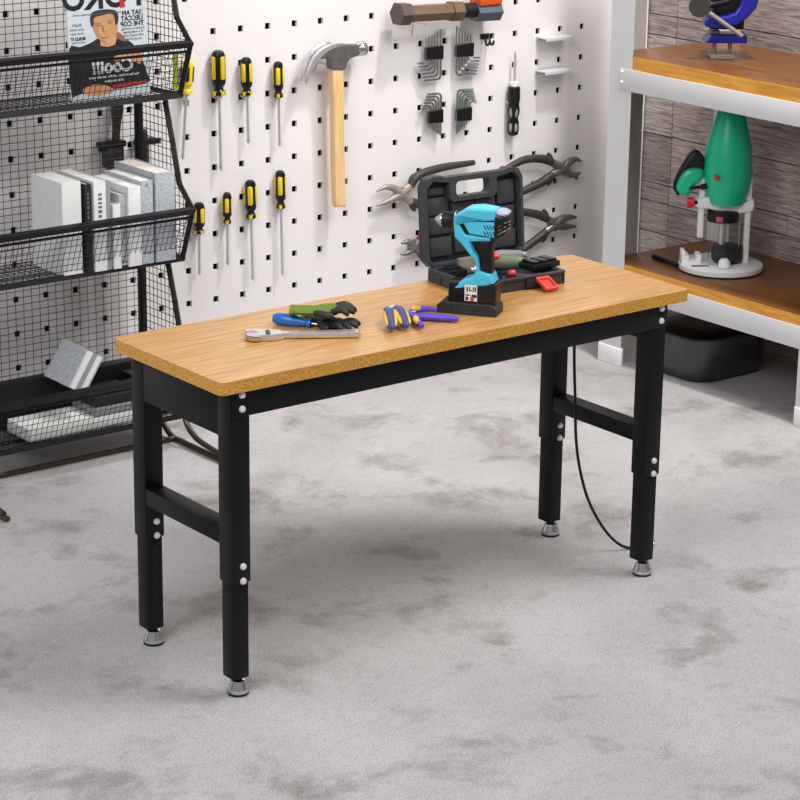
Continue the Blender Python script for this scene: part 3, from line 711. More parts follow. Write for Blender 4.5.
MB().lathe([(0.0055, 0.975), (0.0055, 1.07), (0.003, 1.084)], 10, mz).build('shaft', M['steel'], s)
peg(s, 2.586, 0.900, YT + 0.005); peg(s, 2.618, 0.900, YT + 0.005)

# two small white perforated tool holders
for z, lab in ((1.121, 'upper of two small white perforated tool holders at the right of the pegboard'), (1.001, 'lower of two small white perforated tool holders at the right of the pegboard')):
    t = thing('tool_holder', lab, 'tool holder', (2.765, YW, z), 'white tool holders on the pegboard')
    hs = []
    for kk in range(6):
        cx = 2.733 + 0.0195 * kk; r = 0.005
        hs.append([(cx + r * .55 * math.cos(-q * math.pi / 4), 2.008 + r * .55 * math.sin(-q * math.pi / 4)) for q in range(8)])
    MB().prism([rounded_rect(2.719, 2.845, 1.992, 2.046, 0.006, 3)] + hs, 0.004, 0.0, Matrix.Translation((0, 0, z))).build('perforated_shelf', M['postwhite'], t)
    MB().box(2.719, 2.845, 1.990, 1.994, z - 0.010, z + 0.003, 0.001).build('front_lip', M['postwhite'], t)
    MB().box(2.719, 2.845, 2.045, 2.0495, z - 0.014, z + 0.006, 0.001).build('back_plate', M['postwhite'], t)

# pliers on the pegboard
def wall_pliers(label, pivot, jaw_u, jaw_l, h_up, h_lo, jmat, gmat, rj=0.012, rg=0.0165, lean=0.0):
    t = thing('pliers', label, 'pliers', (pivot[0], YW, pivot[1]), 'pliers on the pegboard')
    y = YT - 0.004
    P = lambda q: Vector((q[0], y, q[1]))
    pv = P(pivot)
    MB().lathe([(0.023, -0.010), (0.025, -0.006), (0.025, 0.006), (0.023, 0.010)], 20, Matrix.Translation(pv) @ Matrix.Rotation(math.radians(90), 4, 'X')).build('joint', M[jmat], t)
    MB().lathe([(0.008, 0.0), (0.008, 0.003), (0.001, 0.004)], 14, Matrix.Translation(pv + Vector((0, -0.010, 0))) @ Matrix.Rotation(math.radians(90), 4, 'X')).build('rivet', M['steel'], t)
    for j in (jaw_u, jaw_l):
        MB().tube(smooth_path([pv] + [P(q) for q in j], 5), [0.018, rj * 1.4, rj, rj * .35], 12, up=(0, 1, 0)).build('jaw', M[jmat], t)
    for hpath in (h_up, h_lo):
        MB().tube([pv, P(hpath[0])], [0.018, 0.014], 10).build('tang', M[jmat], t)
        pp = smooth_path([P(q) for q in hpath], 6)
        hd = MB().tube(pp, [rg * .85, rg * 1.0, rg * .95, rg * .9, rg * .8, rg * .6], 14, up=(0, 1, 0)).build('handle', M[gmat], t)
        q0 = P(hpath[0]); d = (P(hpath[1]) - q0).normalized()
        out = Vector((0, 0, 1)) if hpath is h_up else Vector((0, 0, -1))
        MB().tube(smooth_path([q0 + d * 0.004, q0 + d * 0.012 + out * rg * 1.2, q0 + d * 0.022 + out * rg * 1.6], 3), [rg * .8, rg * .6, rg * .3], 10, up=(0, 1, 0)).build('finger_guard', M[gmat], hd)
    b = MB().cyl((pivot[0], y + 0.01, pivot[1]), (pivot[0], YW - 0.0005, pivot[1]), 0.005, None, 8); b.build('hook', M['steel'], t)
    return t
wall_pliers('large pliers on pegboard left of the open case, tan jaws pointing left', (2.088, 0.634), [(2.058, 0.656), (2.022, 0.665), (1.984, 0.655)], [(2.058, 0.622), (2.022, 0.612), (1.984, 0.604)], [(2.128, 0.655), (2.165, 0.688), (2.265, 0.704), (2.415, 0.706)], [(2.132, 0.600), (2.170, 0.585), (2.26, 0.545), (2.36, 0.50)], 'matsteel', 'greyrubber', 0.0095)
wall_pliers('upper pliers on pegboard right of the open case with short curved cutting jaws', (2.838, 0.634), [(2.868, 0.654), (2.900, 0.662), (2.928, 0.652)], [(2.868, 0.612), (2.900, 0.603), (2.928, 0.610)], [(2.784, 0.665), (2.735, 0.683), (2.650, 0.688), (2.560, 0.664)], [(2.786, 0.618), (2.745, 0.598), (2.67, 0.578), (2.61, 0.563)], 'darksteel', 'greyrubber', 0.0105)
wall_pliers('lower long nose pliers on pegboard right of the open case', (2.808, 0.430), [(2.855, 0.447), (2.915, 0.443)], [(2.855, 0.415), (2.915, 0.408)], [(2.770, 0.455), (2.73, 0.475), (2.66, 0.495), (2.61, 0.505)], [(2.768, 0.408), (2.735, 0.390), (2.66, 0.357), (2.57, 0.31)], 'darksteel', 'greyrubber')
M['wine'] = mat('dark wine plastic', (112, 32, 54), 0.45)
wall_pliers('small pliers with dark red handles on pegboard at lower left of the case', (2.150, 0.437), [(2.125, 0.456), (2.094, 0.455)], [(2.125, 0.418), (2.090, 0.416)], [(2.168, 0.452), (2.195, 0.460), (2.24, 0.45), (2.28, 0.44)], [(2.168, 0.422), (2.195, 0.412), (2.24, 0.41), (2.28, 0.40)], 'darksteel', 'wine', 0.009, 0.016)

# dark trowel-like clamp behind the rack, and its neighbour
t = thing('bar_clamp', 'dark grey clamp with long handle hanging on the pegboard behind the wire rack', 'clamp', (0.945, YW, 1.0))
MB().tube(smooth_path([(0.958, YT, 1.068), (0.955, YT, 1.03), (0.951, YT, 0.98), (0.947, YT, 0.935)], 4), [0.024, 0.026, 0.019, 0.016, 0.017], 14, 0.7, (0, 1, 0)).build('handle', M['greyrubber'], t)
MB().box(0.885, 0.978, YT - 0.018, YT + 0.018, 0.925, 0.945, 0.004).build('crossbar', M['rubber'], t)
MB().box(0.905, 0.968, YT - 0.02, YT + 0.02, 0.860, 0.927, 0.006).build('body', M['greyrubber'], t)
peg(t, 0.93, 0.95, YT)
t = thing('bar_clamp', 'smaller dark clamp hanging on the pegboard behind the right rear post of the rack', 'clamp', (1.055, YW, 0.93))
MB().box(1.02, 1.095, YT - 0.015, YT + 0.015, 0.920, 0.940, 0.004).build('crossbar', M['rubber'], t)
MB().tube([(1.05, YT, 0.97), (1.052, YT, 0.93), (1.055, YT, 0.86)], [0.012, 0.016, 0.014], 12).build('body', M['greyrubber'], t)
peg(t, 1.05, 0.945, YT)

# ------------------------------------------------------------------ wire rack
RX0, RX1 = 0.20, 1.0
rk = thing('wire_rack', 'black wire mesh rack with three tilted baskets standing against the pegboard', 'rack', (0.78, 1.8, 0))
TR = 0.0105
tiers = [0.103, 0.615, 1.127, 1.639]
YB = 1.965
for x in (RX0, RX1):
    MB().box(x - 0.011, x + 0.011, YB - 0.011, YB + 0.011, 0.035, 2.0, 0.002).build('rear_post', M['rackblack'], rk)
    pts = []
    for zb in reversed(tiers[:3]):
        pts += [(x, 1.805, zb + 0.475), (x, 1.77, zb + 0.365), (x, 1.733, zb + 0.235), (x, 1.658, zb + 0.165), (x, 1.722, zb)]
        pts += [(x, 1.80, zb - 0.006)]
    # each stretch a straight flat bar
    b = MB()
    for p, q in zip(pts[:-1], pts[1:]):
        b.tube([Vector(p), Vector(q)], TR, 4, up=(1, 0, 0)); b.ball(p, TR * 0.95, 8, 6)
    b.build('side_frame', M['rackblack'], rk)
    for zb in tiers[:3]:
        MB().tube([(x, 1.722, zb), (x, YB, zb - 0.004)], 0.008, 6).build('side_rail', M['rackblack'], rk)
    # feet: two bent tubes meeting at the front
    MB().tube(smooth_path([(x, 1.90, 0.10), (x, 1.854, 0.045), (x, 1.80, 0.011), (x, 1.74, 0.0095), (x, 1.55, 0.0095), (x, 1.43, 0.0095)], 5), 0.0095, 10).build('foot', M['brownrail'], rk)
    MB().tube(smooth_path([(x, 1.725, 0.10), (x, 1.70, 0.066), (x, 1.645, 0.04), (x, 1.52, 0.026), (x, 1.45, 0.018)], 5), 0.0095, 10).build('brace', M['brownrail'], rk)
MB().tube([(RX0, 1.785, 0.0095), (RX1, 1.785, 0.0095)], 0.0085, 10).build('floor_rail', M['brownrail'], rk)
def mesh_panel(name, origin, ua, va, nu, nv, r=0.0011):
    o = Vector(origin); ua = Vector(ua); va = Vector(va); b = MB()
    for i in range(nu + 1):
        p = o + ua * (i / nu); b.tube([p, p + va], r, 4)
    for j in range(nv + 1):
        p = o + va * (j / nv); b.tube([p, p + ua], r, 4)
    return b.build(name, M['rackblack'], rk)
W_ = RX1 - RX0
mesh_panel('back_mesh', (RX0, YB + 0.002, 0.06), (W_, 0, 0), (0, 0, 1.9), 28, 86)
MB().box(RX0, RX1, YB - 0.008, YB + 0.008, 1.98, 2.0).build('top_rail', M['rackblack'], rk)
for zb in tiers[:3]:
    b = MB()
    b.tube([(RX0, 1.722, zb), (RX1, 1.722, zb)], 0.0125, 4, up=(0, 1, 0.5))
    b.tube([(RX0, 1.658, zb + 0.165), (RX1, 1.658, zb + 0.165)], 0.0125, 4, up=(0, 1, -0.5))
    b.tube([(RX0, 1.672, zb + 0.140), (RX1, 1.672, zb + 0.140)], 0.0045, 6)
    b.build('basket_rail', M['rackblack'], rk)
    mesh_panel('basket_front_mesh', (RX0, 1.722, zb), (W_, 0, 0), (0, -0.064, 0.165), 44, 8)
    mesh_panel('basket_floor_mesh', (RX0, 1.722, zb - 0.002), (W_, 0, 0), (0, 0.243, -0.002), 34, 12)
    for x in (RX0, RX1):
        # side mesh of the tier, following the zigzag
        b = MB(); prof = [(zb + 0.005, 1.722), (zb + 0.165, 1.658), (zb + 0.235, 1.733), (zb + 0.475, 1.805)]
        def yf(z):
            for (z0, y0), (z1, y1) in zip(prof[:-1], prof[1:]):
                if z0 <= z <= z1: return y0 + (y1 - y0) * (z - z0) / (z1 - z0)
            return prof[-1][1]
        for i in range(21):
            z = zb + 0.012 + 0.46 * i / 20; b.tube([(x, yf(z), z), (x, YB, z)], 0.0013, 4)
        for i in range(13):
            y = YB - 0.023 * (i + 1)
            zs = [zb + 0.47 * q / 60 for q in range(61) if yf(zb + 0.47 * q / 60) <= y]
            if len(zs) > 1: b.tube([(x, y, zs[0]), (x, y, zs[-1])], 0.0013, 4)
        b.build('side_mesh', M['rackblack'], rk)
# solid black tray at the back of the lowest basket
MB().box(RX0 + 0.005, RX1 - 0.005, 1.90, 1.945, 0.105, 0.255, 0.004).build('lower_tray', M['rackblack'], rk)

# magazine in the top basket (its print is mirrored, as in the photo)
mg = thing('magazine', 'magazine with a mirrored cover portrait of a person in black jacket in the top basket', 'magazine', (0.77, 1.74, 1.13))
mm = basis((0.770, 1.742, 1.140), (1, 0, 0), (0, 0.06, 1))
MB().box(-0.135, 0.135, 0.0, 0.42, -0.008, 0.0, 0, mm).build('page_block', M['paper'], mg)
cv = MB().box(-0.136, 0.136, -0.001, 0.421, 0.0, 0.0012, 0, mm).build('front_cover', M['cover'], mg)
z1 = lambda d: mm @ Matrix.Translation((0, 0, 0.0012 + d))
# figure: jacket, arms, head drawn flat as printed on the cover
MB().prism(smooth_poly([(-0.136, 0.155), (-0.10, 0.158), (-0.06, 0.168), (-0.03, 0.180), (0.03, 0.180), (0.05, 0.170), (0.08, 0.156), (0.105, 0.12), (0.128, 0.06), (0.12, 0.03), (-0.10, 0.020), (-0.136, 0.02)], 3), 0.0004, 0, z1(0.0003)).build('printed_jacket', M['jacket'], cv)
MB().prism(smooth_poly([(0.030, 0.194), (0.022, 0.178), (0.062, 0.160), (0.05, 0.180)], 2), 0.0003, 0, z1(0.0006)).build('printed_lapel', M['skinshade'], cv)
zh = lambda d: mm @ Matrix.Translation((-0.008, 0.157, 0.0012 + d)) @ Matrix.Diagonal((0.84, 0.72, 1, 1)) @ Matrix.Translation((0.037, -0.186, 0))
MB().prism(smooth_poly([(-0.060, 0.184), (-0.002, 0.184), (0.0, 0.235), (-0.052, 0.235)], 2), 0.0003, 0, zh(0.0007)).build('printed_neck', M['skin'], cv)
MB().prism(smooth_poly([(-0.036, 0.186), (-0.014, 0.196), (0.006, 0.225), (0.014, 0.262), (0.010, 0.298), (-0.02, 0.312), (-0.06, 0.312), (-0.088, 0.296), (-0.090, 0.262), (-0.080, 0.235), (-0.062, 0.205)], 3), 0.0003, 0, zh(0.0010)).build('printed_face', M['skin'], cv)
MB().prism(smooth_poly([(-0.036, 0.186), (-0.062, 0.205), (-0.080, 0.235), (-0.088, 0.262), (-0.084, 0.290), (-0.070, 0.270), (-0.064, 0.240), (-0.050, 0.214)], 3), 0.0002, 0, zh(0.0012)).build('printed_shade', M['skinmid'], cv)
MB().prism(smooth_poly([(0.004, 0.262), (0.016, 0.280), (0.016, 0.308), (0.002, 0.326), (-0.04, 0.332), (-0.085, 0.326), (-0.098, 0.300), (-0.094, 0.266), (-0.086, 0.272), (-0.082, 0.300), (-0.05, 0.308), (-0.012, 0.312), (0.0, 0.298)], 3), 0.0003, 0, zh(0.0013)).build('printed_hair', M['hair'], cv)
b = MB()
for x0, x1, y, t_ in ((-0.076, -0.052, 0.268, 0.0035), (-0.032, -0.008, 0.274, 0.0035), (-0.056, -0.026, 0.216, 0.003), (-0.050, -0.038, 0.240, 0.003), (-0.078, -0.050, 0.277, 0.0025), (-0.034, -0.004, 0.283, 0.0025)):
    b.prism(smooth_poly([(x0, y), ((x0 + x1) / 2, y + t_), (x1, y + .002), ((x0 + x1) / 2, y - t_)], 2), 0.0002, 0, zh(0.0014))
b.prism(smooth_poly([(-0.052, 0.268), (-0.047, 0.266), (-0.045, 0.245), (-0.051, 0.243)], 2), 0.0002, 0, zh(0.0014))
b.build('printed_features', M['skinshade'], cv)
MB().prism(smooth_poly([(0.015, 0.118), (0.05, 0.132), (0.095, 0.134), (0.116, 0.118), (0.108, 0.092), (0.088, 0.098), (0.06, 0.110), (0.02, 0.106)], 3), 0.0003, 0, z1(0.0008)).build('printed_hand', M['skin'], cv)
MB().prism(smooth_poly([(-0.095, 0.034), (-0.06, 0.044), (-0.02, 0.038), (0.01, 0.022), (-0.01, 0.012), (-0.06, 0.010), (-0.092, 0.018)], 3), 0.0003, 0, z1(0.0008)).build('printed_hand', M['skin'], cv)
MB().prism([(0.005, 0.026), (0.128, 0.034), (0.128, 0.042), (0.005, 0.036)], 0.0003, 0, z1(0.0009)).build('printed_strip', M['redink'], cv)
mir = Matrix.Diagonal((-1, 1, 1, 1))
def mtext(body, x, y, size, m, name, d=0.0016, bold=0.0, align='CENTER'):
    return MB().text(body, size, mm @ Matrix.Translation((x, y, 0.0012 + d)) @ mir, 0.0002, align, bold).build(name, M[m], cv)
mtext('POKO', -0.015, 0.297, 0.098, 'ink', 'masthead', 0.0008, 0.003)
MB().prism([(0.046, 0.262), (0.064, 0.264), (0.050, 0.325), (0.040, 0.325)], 0.0003, 0, z1(0.0009)).build('printed_accent', M['redink'], cv)
mtext('an interview about style and making things at home', -0.03, 0.2515, 0.0085, 'greyink', 'tagline')
for i, (tx, sz) in enumerate((('SAT AN', 0.0195), ('UECCAT', 0.0195), ('THE COP', 0.0195))): mtext(tx, 0.084, 0.246 - 0.0165 * i, sz, 'ink', 'headline', 0.0016, 0.0003)
for i, tx in enumerate(('a guide to working', 'in a small garage', 'with simple tools', 'and good light')): mtext(tx, 0.086, 0.200 - 0.0105 * i, 0.0105, 'greyink', 'small_print')
for i, (tx, sz, c) in enumerate((('PLAN', 0.013, 'greyink'), ('your week', 0.011, 'greyink'), ('in ten steps', 0.010, 'greyink'))): mtext(tx, -0.106, 0.222 - 0.012 * i, sz, c, 'small_print')
mtext('BUILD IT', -0.104, 0.182, 0.013, 'ink', 'small_print', 0.0016, 0.0003); mtext('now or later', -0.104, 0.172, 0.009, 'greyink', 'small_print')
mtext('Cool!!', 0.008, 0.092, 0.056, 'paper', 'cover_title', 0.0016, 0.002)
mtext('the best ideas of the whole year', 0.012, 0.063, 0.0135, 'paper', 'small_print', 0.0016, 0.0003); mtext('all in one place', 0.012, 0.050, 0.011, 'paper', 'small_print', 0.0016, 0.0002)
b = MB()
for kk in range(22): b.box(0.1215, 0.1235, 0.20 + 0.0055 * kk, 0.2030 + 0.0055 * kk, 0.0012, 0.0018, 0, mm)
b.build('printed_dots', M['greyink'], cv)
t = MB().box(0.976, 0.990, 1.712, 1.722, 1.145, 1.262, 0.002).build('notebook', M['lime']); tag(t, 'lime green notebook edge in the right corner of the top basket', 'notebook')

# books in the middle basket, spines to the room
def book(label, x0, x1, y0, y1, z0, z1, cover, pages='creampaper', band=None, lean=0.0):
    t = thing('book', label, 'book', ((x0 + x1) / 2, (y0 + y1) / 2, z0), 'books in the middle basket')
    m = Matrix.Translation((x0, y0, z0)) @ Matrix.Rotation(lean, 4, 'Y')
    W, D, H = x1 - x0, y1 - y0, z1 - z0; c = 0.0025
    MB().box(c, W - c, 0.003, D - 0.004, 0.002, H - 0.003, 0, m).build('pages', M[pages], t)
    MB().box(0, W, 0, 0.003, 0, H, 0.001, m).box(0, c, 0.002, D, 0, H, 0, m).box(W - c, W, 0.002, D, 0, H, 0, m).build('cover', M[cover], t)
    if band:
        b = MB(); q = H * band[0]
        while q < H * band[1]:
            e = random.uniform(0.006, 0.016); b.box(W * .36, W * .64, -0.0008, 0.0005, q, q + e, 0, m); q += e + 0.006
        b.build('spine_title', M[band[2]], t)
    return t
z0 = 0.612
book('grey white book at the left end of the middle basket', 0.575, 0.640, 1.715, 1.90, z0 + .008, 0.905, 'paper', 'paper')
book('thin dark book standing beside the leftmost white book', 0.652, 0.672, 1.712, 1.92, z0 + .008, 0.893, 'ink', 'creampaper', (0.55, 0.9, 'greyink'))
book('white spined book with grey lettering and dark back cover in the middle basket', 0.680, 0.722, 1.708, 1.93, z0 + .008, 0.898, 'paper', 'paper', (0.60, 0.88, 'greyink'))
book('thin charcoal book pressed against the white lettered spine', 0.7225, 0.738, 1.709, 1.93, z0 + .008, 0.894, 'marbledark', 'paper')
book('shortest white book, half sunk in the middle basket', 0.744, 0.770, 1.705, 1.88, z0 + .008, 0.820, 'paper')
book('short grey marbled book between two white books', 0.7715, 0.796, 1.716, 1.90, z0 + .008, 0.846, 'marble')
book('thick plain white book in the centre of the middle basket', 0.798, 0.842, 1.704, 1.93, z0 + .008, 0.868, 'paper', 'paper')
book('blue grey speckled book just left of the tallest grey book', 0.845, 0.888, 1.708, 1.92, z0 + .008, 0.880, 'marble', 'paper', (0.93, 0.985, 'marbledark'))
book('tallest grey speckled book at the right end of the middle basket', 0.896, 0.966, 1.706, 1.945, z0 + .008, 0.899, 'marble', 'creampaper')

# lower basket
t = thing('book', 'pale grey book leaning in the lowest basket of the rack', 'book', (0.63, 1.72, 0.20))
mbk = Matrix.Translation((0.640, 1.735, 0.235)) @ Matrix.Rotation(math.radians(33), 4, 'Y')
MB().box(-0.06, 0.0, 0, 0.14, 0.0, 0.125, 0, mbk).build('pages', M['paper'], t)
MB().box(0.0, 0.004, -0.004, 0.144, -0.002, 0.128, 0, mbk).box(-0.064, -0.06, -0.004, 0.144, -0.002, 0.128, 0, mbk).build('cover', M['marble'], t)
MB().box(-0.035, -0.02, -0.0045, 0.0005, 0.0, 0.126, 0, mbk).build('stripe', M['marbledark'], t)
t = thing('box', 'black box with white lettering at the right end of the lowest basket', 'box', (0.93, 1.78, 0.11))
MB().box(0.86, 0.985, 1.735, 1.88, 0.112, 0.24, 0.003).build('carton', M['blackpl'], t)
MB().text('STILL', 0.034, basis((0.952, 1.7345, 0.142), (1, 0, 0), (0, 0, 1)), 0.0004, 'CENTER', 0.0008).build('lettering', M['paper'], t)
MB().prism(rounded_rect(0.938, 0.962, 0.165, 0.180, 0.006, 3), 0.001, 0, wallm(1.7345)).build('emblem', M['paper'], t)
t = MB().box(0.45, 0.85, 1.735, 1.88, 0.112, 0.152, 0.004).build('storage_box', M['paper']); tag(t, 'white flat box lying at the bottom of the lowest basket', 'box')
t = MB().box(0.68, 0.85, 1.735, 1.88, 0.153, 0.178, 0.003).build('storage_box', M['marbledark']); tag(t, 'thin grey box lying on the white flat box in the lowest basket', 'box')
t = MB().box(0.685, 0.845, 1.74, 1.88, 0.179, 0.212, 0.003).build('storage_box', M['ink']); tag(t, 'black box lying topmost of the stack in the lowest basket', 'box')

# ------------------------------------------------------------------ shelf on the right
SX, SW = 2.75, 0.525
SY0, SY1 = 0.62, 1.69
sh = thing('shelving_unit', 'white steel shelving unit with golden brown boards along the plank wall', 'shelf', (2.97, 1.1, 0))
pt = 0.0025
def lpost(x, y, dx, dy):
    xx = sorted((x, x + dx * 0.072)); yy = sorted((y, y + dy * 0.112))
    b = MB().box(*sorted((x, x + dx * pt)), yy[0], yy[1], 0.012, 2.0)
    p = b.build('post', M['postwhite'], sh)
    if dx > 0: MB().box(*sorted((x + dx * 0.003, x + dx * 0.165)), *sorted((y, y + dy * pt)), 0.26, 2.0).build('inner_flange', M['flangegrey'], p)  # inner flange coloured a darker grey than the post
    MB().prism(rounded_rect(x - 0.006 if dx > 0 else x - 0.016, x + 0.016 if dx > 0 else x + 0.006, yy[0] - 0.004, yy[1] + 0.004, 0.010, 4), 0.065, 0.003, Matrix.Translation((0, 0, 0.0325))).build('foot', M['white'], p)
    return p
p1 = lpost(SX, SY1, 1, -1); lpost(SX + SW, SY1, -1, -1); lpost(SX, SY0, 1, 1); lpost(SX + SW, SY0, -1, 1)
for zt, th in ((1.111, 0.047), (0.374, 0.036)):
    MB().box(SX + 0.004, SX + SW - 0.004, SY0 + 0.004, SY1 - 0.004, zt - th, zt, 0.002).build('shelf_board', M['shelfwood'], sh)
    MB().box(SX + 0.0015, SX + 0.0045, SY0 + 0.004, SY1 - 0.006, zt - th, zt - 0.0005).build('lit_edge', M['shelfedgelit'], sh)  # thin strip over the board edge, its lit look painted in
    zb = zt - th
    bm_ = MB().box(SX - 0.003, SX + 0.001, SY0 + 0.002, SY1 - 0.055, zb - 0.075, zb + 0.0, 0.001).box(SX, SX + 0.03, SY0 + 0.05, SY1 - 0.06, zb - 0.003, zb)
    f = bm_.build('front_beam', M['postwhite'], sh)
    for z in (zb - 0.004, zb - 0.040):
        MB().lathe([(0.006, 0), (0.005, 0.003), (0.001, 0.004)], 10, Matrix.Translation((SX - 0.003, SY1 - 0.066, z - 0.006)) @ Matrix.Rotation(math.radians(-90), 4, 'Y')).build('rivet', M['white'], f)
    MB().box(SX + SW - 0.001, SX + SW + 0.003, SY0 + 0.002, SY1 - 0.055, zb - 0.075, zb, 0.001).build('rear_beam', M['postwhite'], sh)
    for y in (SY0, SY1 - 0.004): MB().box(SX + 0.07, SX + SW - 0.07, y, y + 0.004, zb - 0.05, zb, 0.001).build('end_beam', M['postwhite'], sh)

# green router on the lower board ; local frame faces the room
SZ = 0.374
cr = Vector((0.7903, -0.6126, 0)).normalized(); cn = Vector((-cr.y, cr.x, 0))  # cn points away from the room
def RM(c, depth=0.0):
    return basis(Vector(c) + cn * depth, cr, (0, 0, 1))
rc = Vector((2.985, 1.335, SZ))
gr = thing('plunge_router', 'green router with white frame and round white base on the lower shelf board', 'router', tuple(rc))
mr = RM(rc)
base = MB().lathe([(0.145, 0.0), (0.147, 0.004), (0.147, 0.022), (0.140, 0.026), (0.05, 0.028)], 44, Matrix.Translation(rc)).build('base_plate', M['white'], gr)
MB().lathe([(0.149, 0.0005), (0.149, 0.006), (0.1, 0.0065)], 44, Matrix.Translation(rc)).build('base_edge', M['rubber'], base)
b = MB()
for x0, x1, zt in ((-0.142, -0.128, 0.070), (-0.130, -0.115, 0.055), (-0.090, -0.072, 0.058)): b.box(x0, x1, 0.02, zt, -0.03, 0.03, 0.002, mr)
b.box(-0.142, -0.072, 0.018, 0.036, -0.034, 0.034, 0.003, mr); b.build('fence_bracket', M['white'], gr)
b = MB()
for x0, x1, y in ((-0.11, -0.05, 0.0275), (-0.02, 0.02, 0.0282)): b.box(x0, x1, y - 0.001, y + 0.001, 0.06, 0.072, 0, mr)
b.build('slot', M['rubber'], base)
p_ = [rc + Vector((-0.12, 0.10, 0.012)), rc + Vector((-0.115, 0.30, 0.012))]
MB().tube([Vector((2.90, 1.585, SZ + 0.009)), Vector((2.868, 1.42, SZ + 0.012))], 0.0085, 10).build('guide_rod', M['rubber'], gr)
for x in (-0.078, 0.085):
    MB().box(x - 0.010, x + 0.010, 0.115 if x < 0 else 0.02, 0.325, -0.012, 0.012, 0.003, mr).build('column', M['white'], gr)
MB().prism(smooth_poly([(-0.095, 0.255), (-0.05, 0.262), (-0.01, 0.243), (0.04, 0.238), (0.085, 0.25), (0.10, 0.255), (0.10, 0.215), (0.03, 0.205), (-0.02, 0.212), (-0.06, 0.222), (-0.095, 0.225)], 2), 0.05, 0.005, mr).build('carriage', M['white'], gr)
MB().lathe([(0.03, 0.237), (0.062, 0.238), (0.078, 0.29), (0.086, 0.35), (0.078, 0.44), (0.055, 0.53), (0.042, 0.575), (0.02, 0.59)], 30, Matrix.Translation(tuple(rc + cr * 0.008))).build('motor_body', M['green'], gr)
MB().box(-0.048, -0.034, 0.335, 0.352, 0.066, 0.09, 0.002, mr).build('switch', M['red'], gr)
kb = MB().prism(smooth_poly([(-0.150, 0.268), (-0.168, 0.285), (-0.165, 0.315), (-0.140, 0.355), (-0.100, 0.365), (-0.075, 0.352), (-0.085, 0.320), (-0.105, 0.300), (-0.125, 0.268)], 3), 0.055, 0.015, mr).build('side_handle', M['green'], gr)
MB().prism(smooth_poly([(-0.160, 0.262), (-0.176, 0.285), (-0.172, 0.318), (-0.148, 0.372), (-0.115, 0.420), (-0.080, 0.405), (-0.070, 0.355), (-0.10, 0.345), (-0.135, 0.320), (-0.150, 0.285)], 3), 0.05, 0.01, mr @ Matrix.Translation((0, 0, -0.012))).build('grip', M['rubber'], gr)
MB().cyl(mr @ Vector((-0.13, 0.243, 0.02)), mr @ Vector((-0.108, 0.243, 0.02)), 0.019, None, 16).build('knob', M['red'], gr)
MB().cyl(mr @ Vector((-0.108, 0.243, 0.02)), mr @ Vector((-0.094, 0.243, 0.02)), 0.007, None, 10).build('knob_stem', M['rubber'], gr)
MB().cyl(mr @ Vector((-0.125, 0.295, 0.034)), mr @ Vector((-0.085, 0.300, 0.028)), 0.006, None, 10).cyl(mr @ Vector((-0.085, 0.3, 0.028)), mr @ Vector((-0.062, 0.303, 0.026)), 0.010, None, 10).build('clamp_screw', M['rubber'], gr)
MB().lathe([(0.055, 0.175), (0.055, 0.213), (0.03, 0.216)], 24, Matrix.Translation(tuple(rc))).build('collet_nut', M['rubber'], gr)
MB().box(-0.03, -0.008, 0.182, 0.20, 0.045, 0.062, 0.002, mr).build('lock_lever', M['pink'], gr)
gl = []
for i in range(25):
    a_ = math.radians(180 + 180 * i / 24); gl.append((0.064 * math.cos(a_), 0.064 * math.sin(a_)))
for i in range(25):
    a_ = math.radians(360 - 180 * i / 24); gl.append((0.061 * math.cos(a_), 0.061 * math.sin(a_)))
MB().prism(gl, 0.15, 0, Matrix.Translation(tuple(rc + Vector((0, 0, 0.104))))).build('clear_guard', M['glass'], gr)
MB().lathe([(0.045, 0.027), (0.055, 0.04), (0.055, 0.085), (0.03, 0.092)], 24, Matrix.Translation(tuple(rc + cr * 0.02))).build('cutter_cover', M['casedark'], gr)
MB().cyl(rc + Vector((0, 0, 0.09)), rc + Vector((0, 0, 0.18)), 0.012, None, 14).build('spindle', M['steel'], gr)
MB().lathe([(0.022, 0), (0.02, 0.02), (0.012, 0.03)], 16, mr @ Matrix.Translation((0.0, 0.030, 0.09)) @ Matrix.Rotation(math.radians(-90), 4, 'X')).build('lock_nut', M['white'], gr)

# blue bench grinder on the upper board
UZ = 1.111
gc = Vector((2.985, 1.415, UZ)); mg_ = RM(gc)
bg_ = thing('bench_grinder', 'deep blue bench grinder with grey wheel on the upper shelf board', 'grinder', tuple(gc))
MB().prism(rounded_rect(-0.022, 0.060, 0.0, 0.016, 0.002, 2), 0.10, 0.002, mg_).build('foot_plate', M['matsteel'], bg_)
MB().cyl(mg_ @ Vector((-0.004, 0.014, 0)), mg_ @ Vector((-0.004, 0.058, 0)), 0.007, None, 12).cyl(mg_ @ Vector((0.05, 0.014, 0)), mg_ @ Vector((0.05, 0.058, 0)), 0.007, None, 12).build('stem', M['matsteel'], bg_)
MB().prism([(-0.043, 0.055), (0.10, 0.055), (0.10, 0.082), (-0.024, 0.082)], 0.11, 0.003, mg_).build('tool_rest', M['deepblue'], bg_)
MB().box(-0.028, 0.012, 0.082, 0.092, -0.02, 0.02, 0.002, mg_).cyl(mg_ @ Vector((-0.004, 0.09, 0)), mg_ @ Vector((-0.004, 0.112, 0)), 0.008, None, 6).build('clamp_bolt', M['matsteel'], bg_)
MB().lathe([(0.05, -0.075), (0.075, -0.06), (0.08, 0.0), (0.075, 0.06), (0.05, 0.075)], 30, mg_ @ Matrix.Translation((0.045, 0.205, -0.01))).build('motor', M['rubber'], bg_)
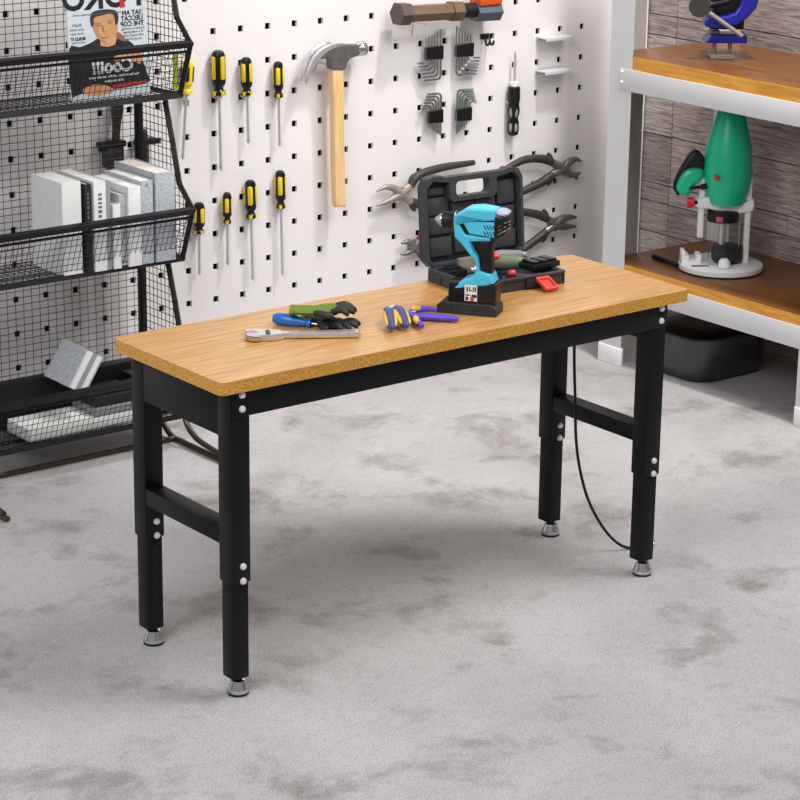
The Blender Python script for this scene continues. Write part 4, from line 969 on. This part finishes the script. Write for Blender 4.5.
MB().prism(smooth_poly([(-0.05, 0.118), (0.0, 0.112), (0.06, 0.125), (0.12, 0.18), (0.12, 0.25), (0.06, 0.30), (-0.02, 0.30), (-0.02, 0.24), (0.04, 0.25), (0.07, 0.215), (0.05, 0.165), (0.0, 0.150), (-0.045, 0.150)], 2), 0.09, 0.006, mg_ @ Matrix.Translation((0, 0, 0.05))).build('wheel_guard', M['deepblue'], bg_)
MB().box(-0.028, 0.09, 0.10, 0.155, -0.05, 0.04, 0.006, mg_).build('body', M['rubber'], bg_)
MB().tube([mg_ @ Vector((-0.04, 0.166, 0.105)), mg_ @ Vector((0.075, 0.088, 0.105))], 0.0075, 8).build('strut', M['matsteel'], bg_)
MB().lathe([(0.034, -0.012), (0.036, -0.008), (0.036, 0.008), (0.034, 0.012)], 36, mg_ @ Matrix.Translation((-0.072, 0.184, 0.085))).build('wheel', M['greyrubber'], bg_)
MB().cyl(mg_ @ Vector((-0.05, 0.184, 0.07)), mg_ @ Vector((0.03, 0.20, 0.06)), 0.012, None, 12).build('axle', M['rubber'], bg_)

# black tub under the shelf
tb = thing('storage_tub', 'glossy black rounded tub on the floor under the shelf', 'tub', (2.99, 1.41, 0))
def rr_stack(x0, x1, y0, y1, r, levels):
    mb = MB(); n = 8; rings = []
    for ins, z in levels:
        rings.append([(x, y, z) for x, y in rounded_rect(x0 + ins, x1 - ins, y0 + ins, y1 - ins, max(r - ins, 0.02), n)])
    k = len(rings[0]); vs = [p for q in rings for p in q]; fs = []
    for i in range(len(rings) - 1):
        for j in range(k): fs.append((i * k + j, i * k + (j + 1) % k, (i + 1) * k + (j + 1) % k, (i + 1) * k + j))
    fs.append(list(range(k))[::-1]); fs.append(list(range((len(rings) - 1) * k, len(rings) * k)))
    return mb.add(vs, fs)
rr_stack(2.795, 3.17, 1.22, 1.53, 0.10, [(0.03, 0.0), (0.012, 0.010), (0.003, 0.04), (0.0, 0.10), (0.004, 0.156)]).build('tub', M['tubblack'], tb)
rr_stack(2.790, 3.175, 1.215, 1.535, 0.10, [(0.0, 0.156), (0.0, 0.163), (0.02, 0.172), (0.08, 0.178)]).build('lid', M['blackpl'], tb)
t = thing('gas_can', 'red canister standing on the floor behind the black tub', 'canister', (3.203, 1.603, 0))
MB().lathe([(0.055, 0.0), (0.06, 0.006), (0.06, 0.19), (0.045, 0.21), (0.02, 0.222)], 26, Matrix.Translation((3.203, 1.603, 0))).build('body', M['red'], t)
MB().cyl((3.203, 1.603, 0.22), (3.203, 1.603, 0.24), 0.016, None, 14).build('cap', M['rubber'], t)
